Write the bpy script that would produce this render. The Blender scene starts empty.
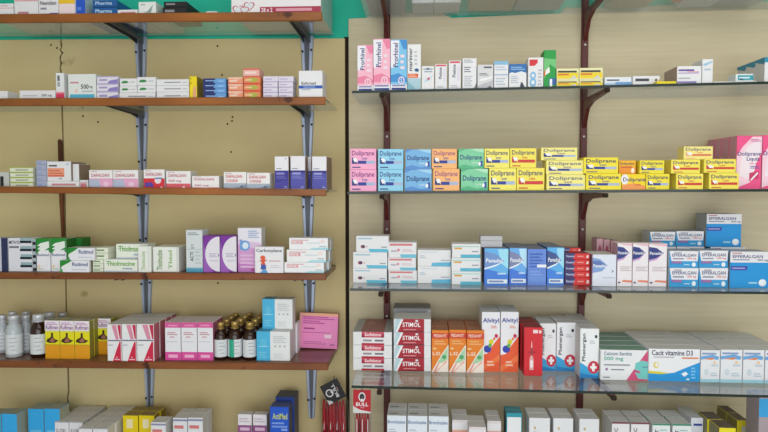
import bpy, bmesh, math, random
from mathutils import Vector, Matrix
random.seed(7)
scene = bpy.context.scene
COL = scene.collection

# ------------------------------------------------------------------ camera
F = 640.0                                   # focal length in pixels of the 768 px wide frame
PITCH, YAW = math.radians(2.65), math.radians(3.5)
CAM = Vector((0.0, -2.15, 1.60))
RM = Matrix.Rotation(YAW, 3, 'Z') @ Matrix.Rotation(math.radians(90) - PITCH, 3, 'X')
cd = bpy.data.cameras.new('camera'); cam = bpy.data.objects.new('camera', cd); COL.objects.link(cam)
cam.location = CAM; cam.rotation_euler = RM.to_euler(); cd.sensor_width = 36; cd.lens = 36 * F / 768
cd.clip_start = 0.05
scene.camera = cam

def ray(px, py): return RM @ Vector(((px - 384) / F, -(py - 216) / F, -1.0))
def at_y(px, py, Y):
    d = ray(px, py); return CAM + d * ((Y - CAM.y) / d.y)
def at_x(px, py, X):
    d = ray(px, py); return CAM + d * ((X - CAM.x) / d.x)

# ------------------------------------------------------------------ materials
def lin(c):
    c /= 255.0
    return c / 12.92 if c <= 0.04045 else ((c + 0.055) / 1.055) ** 2.4
def rgb(h): return (lin(int(h[0:2], 16)), lin(int(h[2:4], 16)), lin(int(h[4:6], 16)), 1)
MATS = {}
def mat(h, rough=0.5, metal=0.0, name=None, spec=0.35):
    k = (h, rough, metal)
    if k not in MATS:
        m = bpy.data.materials.new(name or ('card_' + h)); m.use_nodes = True
        b = m.node_tree.nodes['Principled BSDF']
        b.inputs['Base Color'].default_value = rgb(h); b.inputs['Roughness'].default_value = rough
        b.inputs['Metallic'].default_value = metal; b.inputs['Specular IOR Level'].default_value = spec
        m.diffuse_color = rgb(h); MATS[k] = m
    return MATS[k]
def noise_mat(name, c1, c2, scale, stretch=(1, 1, 1), rough=0.6, detail=4, lo=0.3, hi=0.7, bump=0.0, stain=None):
    m = bpy.data.materials.new(name); m.use_nodes = True
    nt = m.node_tree; N = nt.nodes; L = nt.links; b = N['Principled BSDF']
    tc = N.new('ShaderNodeTexCoord'); mp = N.new('ShaderNodeMapping'); mp.inputs['Scale'].default_value = stretch
    no = N.new('ShaderNodeTexNoise'); no.inputs['Scale'].default_value = scale; no.inputs['Detail'].default_value = detail
    cr = N.new('ShaderNodeValToRGB'); cr.color_ramp.elements[0].position = lo; cr.color_ramp.elements[1].position = hi
    cr.color_ramp.elements[0].color = rgb(c1); cr.color_ramp.elements[1].color = rgb(c2)
    L.new(tc.outputs['Object'], mp.inputs['Vector']); L.new(mp.outputs['Vector'], no.inputs['Vector'])
    L.new(no.outputs['Fac'], cr.inputs['Fac'])
    out = cr.outputs['Color']
    if stain:
        n2 = N.new('ShaderNodeTexNoise'); n2.inputs['Scale'].default_value = stain[1]; n2.inputs['Detail'].default_value = 6
        L.new(tc.outputs['Object'], n2.inputs['Vector'])
        r2 = N.new('ShaderNodeValToRGB'); r2.color_ramp.elements[0].position = stain[2]; r2.color_ramp.elements[1].position = stain[2] + 0.06
        r2.color_ramp.elements[0].color = (0, 0, 0, 1); r2.color_ramp.elements[1].color = (1, 1, 1, 1)
        L.new(n2.outputs['Fac'], r2.inputs['Fac'])
        mx = N.new('ShaderNodeMix'); mx.data_type = 'RGBA'
        L.new(r2.outputs['Color'], mx.inputs['Factor']); L.new(out, mx.inputs['A']); mx.inputs['B'].default_value = rgb(stain[0])
        out = mx.outputs['Result']
    L.new(out, b.inputs['Base Color']); b.inputs['Roughness'].default_value = rough
    b.inputs['Specular IOR Level'].default_value = 0.3
    if bump:
        bp = N.new('ShaderNodeBump'); bp.inputs['Strength'].default_value = bump; bp.inputs['Distance'].default_value = 0.002
        L.new(no.outputs['Fac'], bp.inputs['Height']); L.new(bp.outputs['Normal'], b.inputs['Normal'])
    return m
M_LEFT = noise_mat('olive_plywood', 'cdb988', 'd6c594', 3.0, (1, 1, 1), 0.7, stain=('ab9763', 7.0, 0.70))
M_RIGHT = noise_mat('tan_laminate', 'cabc9c', 'd3c7a9', 9.0, (0.35, 1, 9), 0.55)
M_GREEN = noise_mat('teal_paint', '14b598', '2ac6aa', 4.0, rough=0.5)
M_WOOD = noise_mat('varnished_wood', '71401f', 'a6652f', 14.0, (0.25, 1, 1), 0.32, lo=0.3, hi=0.75, stain=('4a2412', 16.0, 0.66))
M_WOOD2 = noise_mat('worn_varnished_wood', '66391f', '96592f', 14.0, (0.25, 1, 1), 0.35, lo=0.3, hi=0.75, stain=('3a2014', 16.0, 0.64))
M_BOARD = noise_mat('varnished_board', '6b4a3a', '86614c', 8.0, (0.3, 1, 1), 0.22)
M_BATTEN = noise_mat('dark_batten', '4b2a17', '7a4a2a', 18.0, (1, 1, 0.25), 0.7)
M_FLOOR = noise_mat('grey_floor', '8d8a82', '9c988f', 6.0, rough=0.5)
M_WHITE = noise_mat('white_plaster', 'd5d2c6', 'dcd9ce', 5.0, rough=0.8)
def glass_mat(name, tint, fres=1.0):
    m = bpy.data.materials.new(name); m.use_nodes = True
    nt = m.node_tree; N = nt.nodes; L = nt.links; N.clear()
    o = N.new('ShaderNodeOutputMaterial'); mx = N.new('ShaderNodeMixShader'); t = N.new('ShaderNodeBsdfTransparent'); g = N.new('ShaderNodeBsdfGlossy')
    f = N.new('ShaderNodeFresnel'); f.inputs['IOR'].default_value = 1.5
    t.inputs['Color'].default_value = tint; g.inputs['Roughness'].default_value = 0.03; g.inputs['Color'].default_value = (0.84, 0.89, 1.0, 1)
    ge = N.new('ShaderNodeNewGeometry'); mr = N.new('ShaderNodeMapRange')     # same reflectance on the way in and out
    mr.inputs['To Min'].default_value = 1.5; mr.inputs['To Max'].default_value = 1 / 1.5
    L.new(ge.outputs['Backfacing'], mr.inputs['Value']); L.new(mr.outputs['Result'], f.inputs['IOR'])
    L.new(f.outputs[0], mx.inputs[0]); L.new(t.outputs[0], mx.inputs[1]); L.new(g.outputs[0], mx.inputs[2]); L.new(mx.outputs[0], o.inputs[0])
    return m
M_GLASS = glass_mat('shelf_glass', (0.93, 0.95, 0.955, 1))
M_POUCH = glass_mat('clear_film', (0.93, 0.93, 0.93, 1))
M_GEDGE = mat('23302c', 0.15, 0, 'glass_edge')
M_STEEL = mat('a9b4ca', 0.38, 0.3, 'galvanised_steel')
M_STEELD = mat('5c5f66', 0.45, 0.5, 'dark_steel')
M_MAROON = mat('5a2422', 0.4, 0, 'maroon_paint')
M_SCREW = mat('b9b6b0', 0.35, 0.8, 'screw_steel')
M_HOLE = mat('2b2118', 0.9, 0, 'dark_hole')

# ------------------------------------------------------------------ mesh helpers
class MB:
    def __init__(s): s.v = []; s.f = []; s.m = []; s.ms = []; s.sm = []
    def mi(s, m):
        if m not in s.ms: s.ms.append(m)
        return s.ms.index(m)
    def add(s, vs, fs, m, smooth=False):
        b = len(s.v); s.v += [tuple(p) for p in vs]; i = s.mi(m)
        for f in fs: s.f.append([b + k for k in f]); s.m.append(i); s.sm.append(smooth)
    def bm(s, bm, m, smooth=False):
        bm.verts.index_update()
        s.add([v.co for v in bm.verts], [[v.index for v in f.verts] for f in bm.faces], m, smooth); bm.free()
    def box(s, lo, hi, m, bev=0.0):
        bm = bmesh.new(); bmesh.ops.create_cube(bm, size=1)
        for v in bm.verts: v.co = Vector([lo[i] + (v.co[i] + 0.5) * (hi[i] - lo[i]) for i in range(3)])
        if bev: bmesh.ops.bevel(bm, geom=bm.edges[:] , offset=bev, segments=1, affect='EDGES')
        s.bm(bm, m)
    def prism(s, pts, ax, a0, a1, m):
        """polygon pts in the two other axes (x,z for ax=1; y,z for ax=0), extruded along axis ax"""
        def P(p, a): return (p[0], a, p[1]) if ax == 1 else ((a, p[0], p[1]) if ax == 0 else (p[0], p[1], a))
        n = len(pts)
        vs = [P(p, a0) for p in pts] + [P(p, a1) for p in pts]
        fs = [list(range(n)), list(range(2 * n - 1, n - 1, -1))] + [[i, i + n, (i + 1) % n + n, (i + 1) % n] for i in range(n)]
        s.add(vs, fs, m)
    def lathe(s, prof, m, n=24, c=(0, 0), smooth=True):
        vs = []; fs = []
        for r, z in prof:
            for k in range(n):
                a = 2 * math.pi * k / n; vs.append((c[0] + r * math.cos(a), c[1] + r * math.sin(a), z))
        for i in range(len(prof) - 1):
            for k in range(n):
                fs.append([i * n + k, i * n + (k + 1) % n, (i + 1) * n + (k + 1) % n, (i + 1) * n + k])
        fs.append(list(range(n - 1, -1, -1))); fs.append([(len(prof) - 1) * n + k for k in range(n)])
        s.add(vs, fs, m, smooth)
    def tube(s, pts, rad, m, n=8):
        vs = []; fs = []
        for i, p in enumerate(pts):
            p = Vector(p); d = (Vector(pts[min(i + 1, len(pts) - 1)]) - Vector(pts[max(i - 1, 0)])).normalized()
            a = d.cross(Vector((0.3, 1, 0.2))).normalized(); b = d.cross(a)
            r = rad[i] if isinstance(rad, (list, tuple)) else rad
            for k in range(n):
                t = 2 * math.pi * k / n; vs.append(p + a * r * math.cos(t) + b * r * math.sin(t))
        for i in range(len(pts) - 1):
            for k in range(n): fs.append([i * n + k, i * n + (k + 1) % n, (i + 1) * n + (k + 1) % n, (i + 1) * n + k])
        fs.append(list(range(n))[::-1]); fs.append([(len(pts) - 1) * n + k for k in range(n)])
        s.add(vs, fs, m, True)
    def mesh(s, name):
        me = bpy.data.meshes.new(name); me.from_pydata(s.v, [], s.f)
        for m in s.ms: me.materials.append(m)
        me.polygons.foreach_set('material_index', s.m); me.polygons.foreach_set('use_smooth', s.sm)
        me.update(); return me
    def obj(s, name, parent=None, loc=(0, 0, 0)):
        o = bpy.data.objects.new(name, s.mesh(name)); COL.objects.link(o); o.location = loc
        if parent: o.parent = parent
        bm = bmesh.new(); bm.from_mesh(o.data); 
        bmesh.ops.recalc_face_normals(bm, faces=bm.faces); bm.to_mesh(o.data); bm.free()
        return o
def tag(o, label, cat, group=None):
    o['label'] = label; o['category'] = cat
    if group: o['group'] = group
    return o
def empty(name, loc, label, cat, group=None):
    o = bpy.data.objects.new(name, None); COL.objects.link(o); o.location = loc; o.empty_display_size = 0.02
    return tag(o, label, cat, group)
def struct(o): o['kind'] = 'structure'; return o
def copy_tree(o, parent=None):
    c = o.copy(); COL.objects.link(c)
    if parent: c.parent = parent
    for ch in list(o.children): copy_tree(ch, c)
    return c

# lettering: font outlines turned into flat meshes, fitted to a rectangle
TXT = {}
def text_mesh(s):
    if s not in TXT:
        cu = bpy.data.curves.new('lettering', 'FONT'); cu.body = s; cu.resolution_u = 2; cu.offset = 0.018
        ob = bpy.data.objects.new('lettering', cu); COL.objects.link(ob)
        dg = bpy.context.evaluated_depsgraph_get()
        me = bpy.data.meshes.new_from_object(ob.evaluated_get(dg))
        vs = [(v.co.x, v.co.y) for v in me.vertices]; fs = [list(p.vertices) for p in me.polygons]
        bpy.data.objects.remove(ob); bpy.data.curves.remove(cu); bpy.data.meshes.remove(me)
        x0 = min(v[0] for v in vs); x1 = max(v[0] for v in vs); y0 = min(v[1] for v in vs); y1 = max(v[1] for v in vs)
        TXT[s] = ([((x - x0) / (x1 - x0), (y - y0) / (y1 - y0)) for x, y in vs], fs)
    return TXT[s]

class Art:
    """prints flat shapes on the faces of a carton of size w, d, h (origin at the middle of the front bottom edge)"""
    def __init__(s, mb, w, d, h): s.mb = mb; s.w, s.d, s.h = w, d, h; s.face = 'front'; s.n = 0; s.rough = 0.45
    def on(s, face): s.face = face; s.n = 0; return s
    def P(s, u, v):
        e = 0.00015 + 0.00006 * s.n
        w, d, h = s.w, s.d, s.h
        if s.face == 'front': return (-w / 2 + u * w, -e, v * h)
        if s.face == 'top': return (-w / 2 + u * w, v * d, h + e)
        if s.face == 'left': return (-w / 2 - e, d * (1 - u), v * h)
        if s.face == 'right': return (w / 2 + e, d * u, v * h)
    def p(s, pts, c):
        s.n += 1; s.mb.add([s.P(*q) for q in pts], [list(range(len(pts)))], mat(c, s.rough)); return s
    def r(s, u0, v0, u1, v1, c): return s.p([(u0, v0), (u1, v0), (u1, v1), (u0, v1)], c)
    def c(s, u, v, ru, rv, c, n=18): return s.p([(u + ru * math.cos(2 * math.pi * k / n), v + rv * math.sin(2 * math.pi * k / n)) for k in range(n)], c)
    def t(s, st, u0, v0, u1, v1, c, rot=0):
        vs, fs = text_mesh(st); s.n += 1
        q = []
        for a, b in vs:
            if rot == 90: q.append(s.P(u1 - (u1 - u0) * b, v0 + (v1 - v0) * a))
            elif rot == -90: q.append(s.P(u0 + (u1 - u0) * b, v1 - (v1 - v0) * a))
            else: q.append(s.P(u0 + (u1 - u0) * a, v0 + (v1 - v0) * b))
        s.mb.add(q, fs, mat(c, s.rough)); return s
    def l(s, u0, v0, u1, v1, n, c):
        k = (v1 - v0) / (2 * n - 1)
        for i in range(n): s.r(u0, v0 + 2 * i * k, u1 - (0.2 * (u1 - u0) if i % 2 else 0), v0 + (2 * i + 1) * k, c)
        return s
# ------------------------------------------------------------------ the shop wall
def plate(name, pts, y0, y1, m):            # outline (x,z), thickness along y
    mb = MB(); mb.prism(pts, 1, y0, y1, m); return mb
def xz(px, py, Y=0.0):
    p = at_y(px, py, Y); return (p.x, p.z)
struct(plate('wall_back', [(-2.3, 0), (2.3, 0), (2.3, 2.75), (-2.3, 2.75)], 0.012, 0.12, M_GREEN).obj('wall_back'))
mb = MB(); mb.box((-2.3, -4.2, -0.1), (2.3, 0.12, 0.0), M_FLOOR); struct(mb.obj('floor'))
mb = MB(); mb.box((-2.3, -4.2, 2.75), (2.3, 0.12, 2.85), M_WHITE); struct(mb.obj('ceiling'))
mb = MB(); mb.box((-2.4, -4.2, -0.1), (-2.3, 0.12, 2.85), M_WHITE); struct(mb.obj('wall_left'))
mb = MB(); mb.box((2.3, -4.2, -0.1), (2.4, 0.12, 2.85), M_WHITE); struct(mb.obj('wall_right'))
# plywood boards on the wall; the left one is split by a chipped seam
seam = [(61.2, 39.4), (61.3, 44), (62.0, 47), (60.6, 50), (62.6, 53), (61.0, 56), (60.4, 60), (61.6, 63), (60.5, 67), (61.4, 72), (62, 80), (62.6, 110), (63.3, 140), (64.5, 190), (66, 275), (67.2, 330), (68.4, 380), (69.0, 392), (67.8, 398), (69.6, 410), (70.5, 430), (71, 480)]
pts = [xz(*p) for p in seam]
zb = 0.02
struct(plate('wall_panel', [(-2.29, zb), (pts[-1][0] - .003, zb)] + [(a - .0035 - .0015 * (k % 2), b) for k, (a, b) in list(enumerate(pts))[::-1]] + [(-2.29, xz(-60, 39.6)[1])], 0.0, 0.0115, M_LEFT).obj('wall_panel'))
xr_l = at_y(345.2, 200, 0).x
mb = plate('wall_panel', [(pts[-1][0] + .002, zb), (xr_l, zb), (xr_l, xz(344, 38.4)[1])] + [(a + .0015 + .002 * ((k * 7) % 3 == 1), b) for k, (a, b) in enumerate(pts)], 0.0, 0.0115, M_LEFT)
for q in [(217.5, 46), (222, 75), (232.5, 117), (227.5, 124), (232, 121), (231, 152), (83, 116), (98, 122), (51, 45), (57, 48), (218, 283)]:
    p = at_y(*q, 0); mb.add([(p.x + .0035 * math.cos(k * .785), -.0004, p.z + .0035 * math.sin(k * .785)) for k in range(8)], [list(range(8))], M_HOLE)
struct(mb.obj('wall_panel'))
xl = at_y(349.2, 200, 0).x
struct(plate('wall_panel', [(xl, zb), (2.29, zb), (2.29, xz(990, -2)[1]), xz(768, 2), xz(600, 8), xz(566, 8), xz(560, 13.6), xz(452, 18.2), xz(440, 13), xz(374, 14), xz(366, 18.2), (xl, xz(350, 19)[1])], -0.004, 0.0115, M_RIGHT).obj('wall_panel'))
mb = MB(); mb.box((xr_l - .004, .0116, .02), (xl + .004, .0119, xz(347, 36)[1]), M_HOLE); struct(mb.obj('trim_1'))
# batten pushed into the seam: broad piece in the middle, backed by a thin dark sheet over the whole height
mb = MB(); a0, a1 = xz(58.5, 140), xz(60.5, 237)
sl = [(xz(58.6, 141)), (xz(60.0, 139)), (xz(62.6, 141)), (xz(64.8, 236)), (xz(62.4, 237)), (xz(60.2, 200))]
mb.prism(sl, 1, -0.006, -0.0003, M_BATTEN); struct(mb.obj('trim_2'))
mb = MB(); mb.prism([xz(59, 40), xz(63, 40), xz(72, 440), xz(68, 440)], 1, 0.0116, 0.0119, M_HOLE); struct(mb.obj('trim_3'))

# ------------------------------------------------------------------ shelves
class Shelf: pass
S = {}
def shelf(key, pl, pr, depth, label, kind, where, x_end, lip=0.0, auto=False, th=0.006):
    s = Shelf(); s.depth = depth; s.where = where; s.auto = auto; Y = -depth
    a = at_y(pl[0], pl[1], Y); b = at_y(pr[0], pr[1], Y)
    s.slope = (b.z - a.z) / (b.x - a.x); s.x0, s.z0 = a.x, a.z
    s.z = lambda x: s.z0 + s.slope * (x - s.x0)
    xs, xe = x_end if x_end else (a.x, b.x)
    xs = a.x if xs is None else xs; xe = b.x if xe is None else xe
    s.xs, s.xe = xs, xe
    ang = -math.atan(s.slope)
    root = empty('wall_shelf', (xs, 0, s.z(xs)), label, 'shelf', 'wood-fronted shelves' if kind != 'glass' else 'plain glass shelves')
    root.rotation_euler = (0, ang, 0)
    L = (xe - xs) / math.cos(ang); yb = -0.0055 if kind == 'glass' else -0.0015
    if kind == 'board':
        mb = MB(); mb.box((0, -depth + .0125, -th), (L, yb, 0), M_BOARD, .0015); mb.obj('shelf_board', root)
        mb = MB(); mb.box((0, -depth, -lip), (L, -depth + .012, 0.0), M_WOOD2, .002); mb.obj('front_strip', root)
    else:
        y0 = -depth + (.0125 if kind == 'lip' else 0)
        mb = MB(); mb.box((0, y0, -th), (L, yb, 0), M_GLASS); mb.obj('glass_pane', root)
        if kind == 'lip':
            mb = MB(); mb.box((-.001, -depth, -lip + .004), (L + .001, -depth + .012, 0.004), M_WOOD, .002); mb.obj('front_strip', root)
        else:
            mb = MB(); mb.box((0, y0 - .0008, -th - .0004), (L, y0 - .0001, 0.0004), M_GEDGE); mb.obj('polished_edge', root)
    S[key] = s
LX = -1.75
DL = 0.225
shelf('L1', (0, 15.2), (321.5, 12.8), .268, 'top wooden-fronted glass shelf on the olive wall, under the teal strip', 'lip', 'on top wood-fronted shelf', (LX, None), .026)
shelf('L2', (0, 99.6), (325, 98.0), .268, 'second wooden-fronted glass shelf from the top on the olive wall', 'lip', 'on second wood-fronted shelf', (LX, None), .0235)
shelf('L3', (0, 187.6), (325.8, 190.6), .25, 'third wooden-fronted glass shelf from the top on the olive wall', 'lip', 'on third wood-fronted shelf', (LX, None), .0205)
shelf('L4', (0, 272.6), (325.8, 273.7), DL, 'fourth wood-fronted shelf from the top on the olive wall', 'board', 'on fourth wood-fronted shelf', (LX, None), .0205, th=.016)
shelf('L5', (0, 361.0), (328, 363.6), DL, 'fifth wood-fronted shelf on the olive wall, carrying bottles and carton rows', 'board', 'on fifth wood-fronted shelf', (LX, None), .0215, auto=True, th=.016)
shelf('L6', (0, 462), (330, 466), DL, 'lowest wood-fronted shelf on the olive wall, hidden under blue and grey cartons', 'board', 'on lowest wood-fronted shelf', (LX, None), .0215, th=.016)
RX = 1.95
def gl(key, l, r, depth, label, where, auto=False):
    shelf(key, l, r, depth, label, 'glass', where, (None, RX), auto=auto, th=.0065)
gl('G1', (358.5, -8), (768, -18), .27, 'top plain glass shelf on the tan wall, seen from below', 'on top glass shelf')
gl('G2', (352, 91.0), (768, 81.6), .27, 'second plain glass shelf from the top on the tan wall', 'on second glass shelf')
gl('G3', (347.5, 191.8), (768, 189.2), .27, 'third plain glass shelf from the top, carrying pastel cartons', 'on third glass shelf')
gl('G4', (350, 288.4), (768, 291.8), .32, 'fourth plain glass shelf from the top, carrying blue cartons', 'on fourth glass shelf', True)
gl('G5', (351.5, 385.5), (768, 395.2), .38, 'fifth plain glass shelf, wide and reflecting its cartons', 'on fifth glass shelf', True)
gl('G6', (352, 486), (768, 500), .38, 'lowest plain glass shelf on the tan wall, below the fifth one', 'on lowest glass shelf')

# pressed steel brackets of the wooden-fronted shelves
def steel_bracket(px, key, label, leg=0.232):
    s = S[key]; 
    x = at_y(px, 216, 0).x
    for _ in range(4):                        # follow the shelf height: the pixel column is given at the shelf's back edge
        zz = s.z(x); x = x
    z = s.z(x) - (.0075 if key in ('L1', 'L2', 'L3') else .0175)
    r = empty('shelf_bracket', (x, 0, z), label, 'bracket', 'steel brackets under the wood-fronted shelves')
    mb = MB(); n = 7
    for sx in (-1, 1):                        # two raised flanges that run together towards the bottom
        for i in range(n):
            t0, t1 = i / n, (i + 1) / n
            c0, c1 = sx * (.0150 - .0090 * t0), sx * (.0150 - .0090 * t1)
            h0, h1 = .0078 - .0034 * t0, .0078 - .0034 * t1
            za, zb_ = -leg * t0, -leg * t1
            vs = [(c0 - h0, -.001, za), (c0 - h0 * .6, -.009, za), (c0 + h0 * .6, -.009, za), (c0 + h0, -.001, za),
                  (c1 - h1, -.001, zb_), (c1 - h1 * .6, -.009, zb_), (c1 + h1 * .6, -.009, zb_), (c1 + h1, -.001, zb_)]
            mb.add(vs, [[0, 1, 5, 4], [1, 2, 6, 5], [2, 3, 7, 6]], M_STEEL)
            if i == 0: mb.add(vs[:4], [[0, 1, 2, 3]], M_STEEL)
            if i == n - 1: mb.add(vs[4:], [[0, 1, 2, 3]], M_STEEL)
    mb.obj('wall_leg', r)
    mb = MB(); mb.prism([(-.012, 0), (.012, 0), (.004, -leg - .004), (-.004, -leg - .004)], 1, -.004, -.0006, M_STEELD); mb.obj('groove_plate', r)
    a = MB(); D = s.depth - .018              # arm: folded sheet, deep at the wall, shallow at the front
    for sx in (-1, 1): a.prism([(-.010, 0), (-D, 0), (-D, -.009), (-.06, -.014), (-.010, -.022)], 0, sx * .011 - .0015, sx * .011 + .0015, M_STEELD)
    a.prism([(-.010, -.0002), (-D, -.0002), (-D, -.002), (-.010, -.002)], 0, -.0095, .0095, M_STEELD)
    a.obj('support_arm', r)
    for k, (sx, q) in enumerate(((-1, .05), (1, .045), (-1, .17), (1, .165))):
        m = MB(); c = sx * (.0165 - .0085 * q / leg)
        m.add([(c + .0042 * math.cos(j * .785), -.0102, -q + .0042 * math.sin(j * .785)) for j in range(8)] + [(c + .0042 * math.cos(j * .785), -.0088, -q + .0042 * math.sin(j * .785)) for j in range(8)],
              [list(range(8))] + [[j, j + 8, (j + 1) % 8 + 8, (j + 1) % 8] for j in range(8)], M_HOLE); m.obj('screw', r)
WORD = {'L1': 'top', 'L2': 'second', 'L3': 'third', 'L4': 'fourth', 'L5': 'fifth'}
for k, pa, pb in (('L1', 143, 307.5), ('L2', 144, 308), ('L3', 145, 308.5), ('L4', 146, 309), ('L5', 147, 310)):
    steel_bracket(143.0 + {'L1': 1.2, 'L2': 1, 'L3': .6, 'L4': 2.6, 'L5': 4}[k], k, f'grey steel bracket under the {WORD[k]} wood-fronted shelf, nearer the cracked seam')
    steel_bracket(308.2 + {'L4': 1.2, 'L5': 2.6}.get(k, 0), k, f'grey steel bracket under the {WORD[k]} wood-fronted shelf, near its free end')

# maroon uprights and glass shelf brackets
UP = []
for px, lab in ((387.2, 'maroon flat upright on the tan wall near the panel joint'), (581.3, 'maroon flat upright in the middle of the tan wall')):
    x = at_y(px, 216, 0).x; UP.append(x)
    r = empty('shelf_upright', (x, -.004, .3), lab, 'upright', 'maroon uprights')
    mb = MB(); mb.box((-.0105, -.016, 0), (.0105, -.0004, 2.3), M_MAROON, .0015); mb.obj('flat_bar', r)
    for py in (46, 137, 229, 225 + 90, 345):
        z = at_y(px, py, 0).z - .3; m = MB()
        m.lathe([(.0042, 0), (.0042, .0012), (.002, .0018)], M_SCREW, 10); o = m.obj('screw', r, (0, -.0162, z)); o.rotation_euler = (math.radians(90), 0, 0)
for gi, k in enumerate(('G1', 'G2', 'G3', 'G4', 'G5')):
    s = S[k]; nm = ('top', 'second', 'third', 'fourth', 'fifth', 'lowest')[gi]
    for x, wh in zip(UP, ('on the upright near the panel joint', 'on the middle upright')):
        z = s.z(x) - .0072
        r = empty('shelf_bracket', (x, -.0205, z - .001), f'maroon bracket {wh}, under the {nm} glass shelf', 'bracket', 'maroon brackets of the glass shelves')
        D = s.depth - .010
        mb = MB(); mb.prism([(0, 0), (-D, 0), (-D, -.011), (-.10, -.019), (-.045, -.034), (-.012, -.078), (0, -.09)], 0, -.006, .006, M_MAROON); mb.obj('support_arm', r)
        mb = MB(); mb.box((-.007, -D - .003, -.013), (.007, -D + .008, -.0005), M_HOLE, .002); mb.obj('end_clip', r)
# ------------------------------------------------------------------ carton designs: (face colours, painter)
W = 'e4e4e8'
D = {}
def design(name, base=W, top=None, left=None, right=None, bottom=None):
    def own(x):                             # plain board sides are the board's own colour; other side tints include painted shade
        if not x: return None
        v = [int(x[i:i + 2], 16) for i in (0, 2, 4)]; bs = [int(base[i:i + 2], 16) for i in (0, 2, 4)]
        if min(bs) > 180 and max(v) - min(v) < 30: return 'd6d5d4'
        return x
    top, left, right = own(top), own(left), own(right)
    def deco(fn): D[name] = (base, top, left, right, bottom, fn); return fn
    return deco
def carton_mesh(name, w, d, h):
    base, top, left, right, bottom, fn = D[name]
    mb = MB(); bm = bmesh.new(); bmesh.ops.create_cube(bm, size=1)
    for v in bm.verts: v.co = Vector((v.co.x * w, (v.co.y + .5) * d, (v.co.z + .5) * h))
    bmesh.ops.bevel(bm, geom=bm.edges[:], offset=min(.0009, .1 * min(w, d, h)), segments=1, affect='EDGES')
    bm.normal_update()
    for f in bm.faces:
        n = f.normal; c = base
        if n.z > .9 and top: c = top
        elif n.z < -.9 and bottom: c = bottom
        elif n.x < -.9 and left: c = left
        elif n.x > .9 and right: c = right
        mb.add([v.co for v in f.verts], [list(range(len(f.verts)))], mat(c, .45))
    bm.free()
    a = Art(mb, w, d, h); fn(a)
    # closing flap of the carton: a fine seam on the top face
    if d > .03 and w > .03: a.on('top').r(.03, .10, .97, .10 + .0008 / d, '8f8f92')
    return mb.mesh('medicine_carton')

def plain(name, c, **k):
    design(name, c, **k)(lambda a: None)
plain('white', W); plain('grey', 'b9b9be'); plain('brown', '8d7365'); plain('white_brownflank', W, right='8d7a6c'); plain('beige', 'c8bca4')  # brown flank: shade put into the card colour

def doli(name, bg, bar, txt='2f3a78', num='500', bg2=None, dark='28337a'):
    @design(name, bg)
    def f(a):
        if bg2: a.r(0, 0, 1, .10, bg2)
        a.t('Doliprane', .07, .60, .93, .90, txt)
        a.t(num, .46, .47, .66, .57, bar)
        a.r(.30, .27, .62, .42, bar).r(.62, .27, .95, .42, 'a9b9d8' if bar == '2b3f9a' else bar)
        a.p([(.07, .62), (.30, .27), (.07, .27)], dark)
        a.p([(.10, .52), (.24, .56), (.30, .40), (.18, .34)], 'f0f0f4')
        a.l(.08, .08, .40, .13, 1, dark)
doli('doli_pink', 'f6acd0', '2b3f9a', '8a3a80', '100'); doli('doli_sky', '94d2f0', '2b3f9a', '2f4a88', '150')
doli('doli_orange', 'f8b878', '2b3f9a', 'a0527a', '300'); doli('doli_yellow', 'f4e86c', '2b3f9a', '4a4a70', '500')
doli('doli_yred', 'f3e35c', 'cf3b36', '4a4468', '1000', dark='c23a30'); doli('doli_pale', 'f2e88a', '2b3f9a', '6a6a80', '500')
doli('doli_paler', 'f2e48a', 'd87a58', '6a6478', '1000', dark='e6b090')
doli('doli_strong', 'f0de38', '2b3f9a', '3a3a60', '500')
for nm, c1, c2, c3 in (('doli_blue', '78b4e4', '5a90d2', 'a2d2f0'), ('doli_green', '80cea2', '58b486', 'b0e4c2')):
    def mk(c1, c2, c3):
        def f(a):
            a.p([(0, .0), (1, .0), (1, .18), (.6, .10), (.25, .22), (0, .12)], c2)
            a.p([(.45, 1), (1, 1), (1, .80), (.7, .88)], c3).p([(0, 1), (.3, 1), (.05, .85), (0, .86)], c2)
            a.t('Doliprane', .07, .38, .93, .70, '22407c'); a.t('2,4 %', .55, .24, .75, .33, 'e8f0f4')
            a.p([(.78, .34), (.95, .42), (.95, .12), (.84, .14)], '2c4f9c').c(.83, .25, .05, .1, 'f0f4f8')
        return f
    design(nm, c1)(mk(c1, c2, c3))
@design('doli_orangeback', 'efb52a')
def f(a): a.r(0, .0, 1, .45, 'e8922a'); a.t('Doliprane', .05, .62, .9, .86, '5a4a50'); a.c(.82, .25, .10, .2, 'f4ece4'); a.r(.1, .46, .8, .56, 'c85a3a')
@design('doli_mix', 'f2d51e')
def f(a):
    a.p([(0, 0), (1, 0), (1, .25), (.5, .42), (0, .3)], 'ef9a52'); a.c(.12, .66, .16, .32, 'ece8f0'); a.t('Doliprane', .05, .45, 1.0, .78, '46406c'); a.t('1000', .55, .26, .8, .38, 'c84a3c')
@design('doli_liquiz', 'f0568f', left='d096aa', right='d87a9a', top='c8909e')
def f(a):
    a.p([(0, 0.02), (.55, .12), (.75, .45), (1, .68), (1, .98), (.62, .98), (.25, .80), (0, .62)], 'f6cfe0')
    a.p([(.1, .25), (.62, .16), (.8, .5), (.95, .7), (.92, .9), (.45, .82), (.2, .6)], 'f3e4ee')
    a.t('Doliprane', .04, .60, .97, .70, '2b2f7c').t('Liquiz', .40, .51, .92, .60, '2b2f7c').t('200 mg', .52, .45, .86, .495, 'e0457e').l(.55, .385, .95, .43, 2, '6a5aa0')
    a.p([(.52, .15), (.9, .2), (.9, .34), (.52, .30)], 'c83a6c').p([(.56, .17), (.62, .16), (.88, .29), (.84, .32)], 'f6e8f0').l(.55, .89, .95, .93, 2, 'c06a9a')
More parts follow.
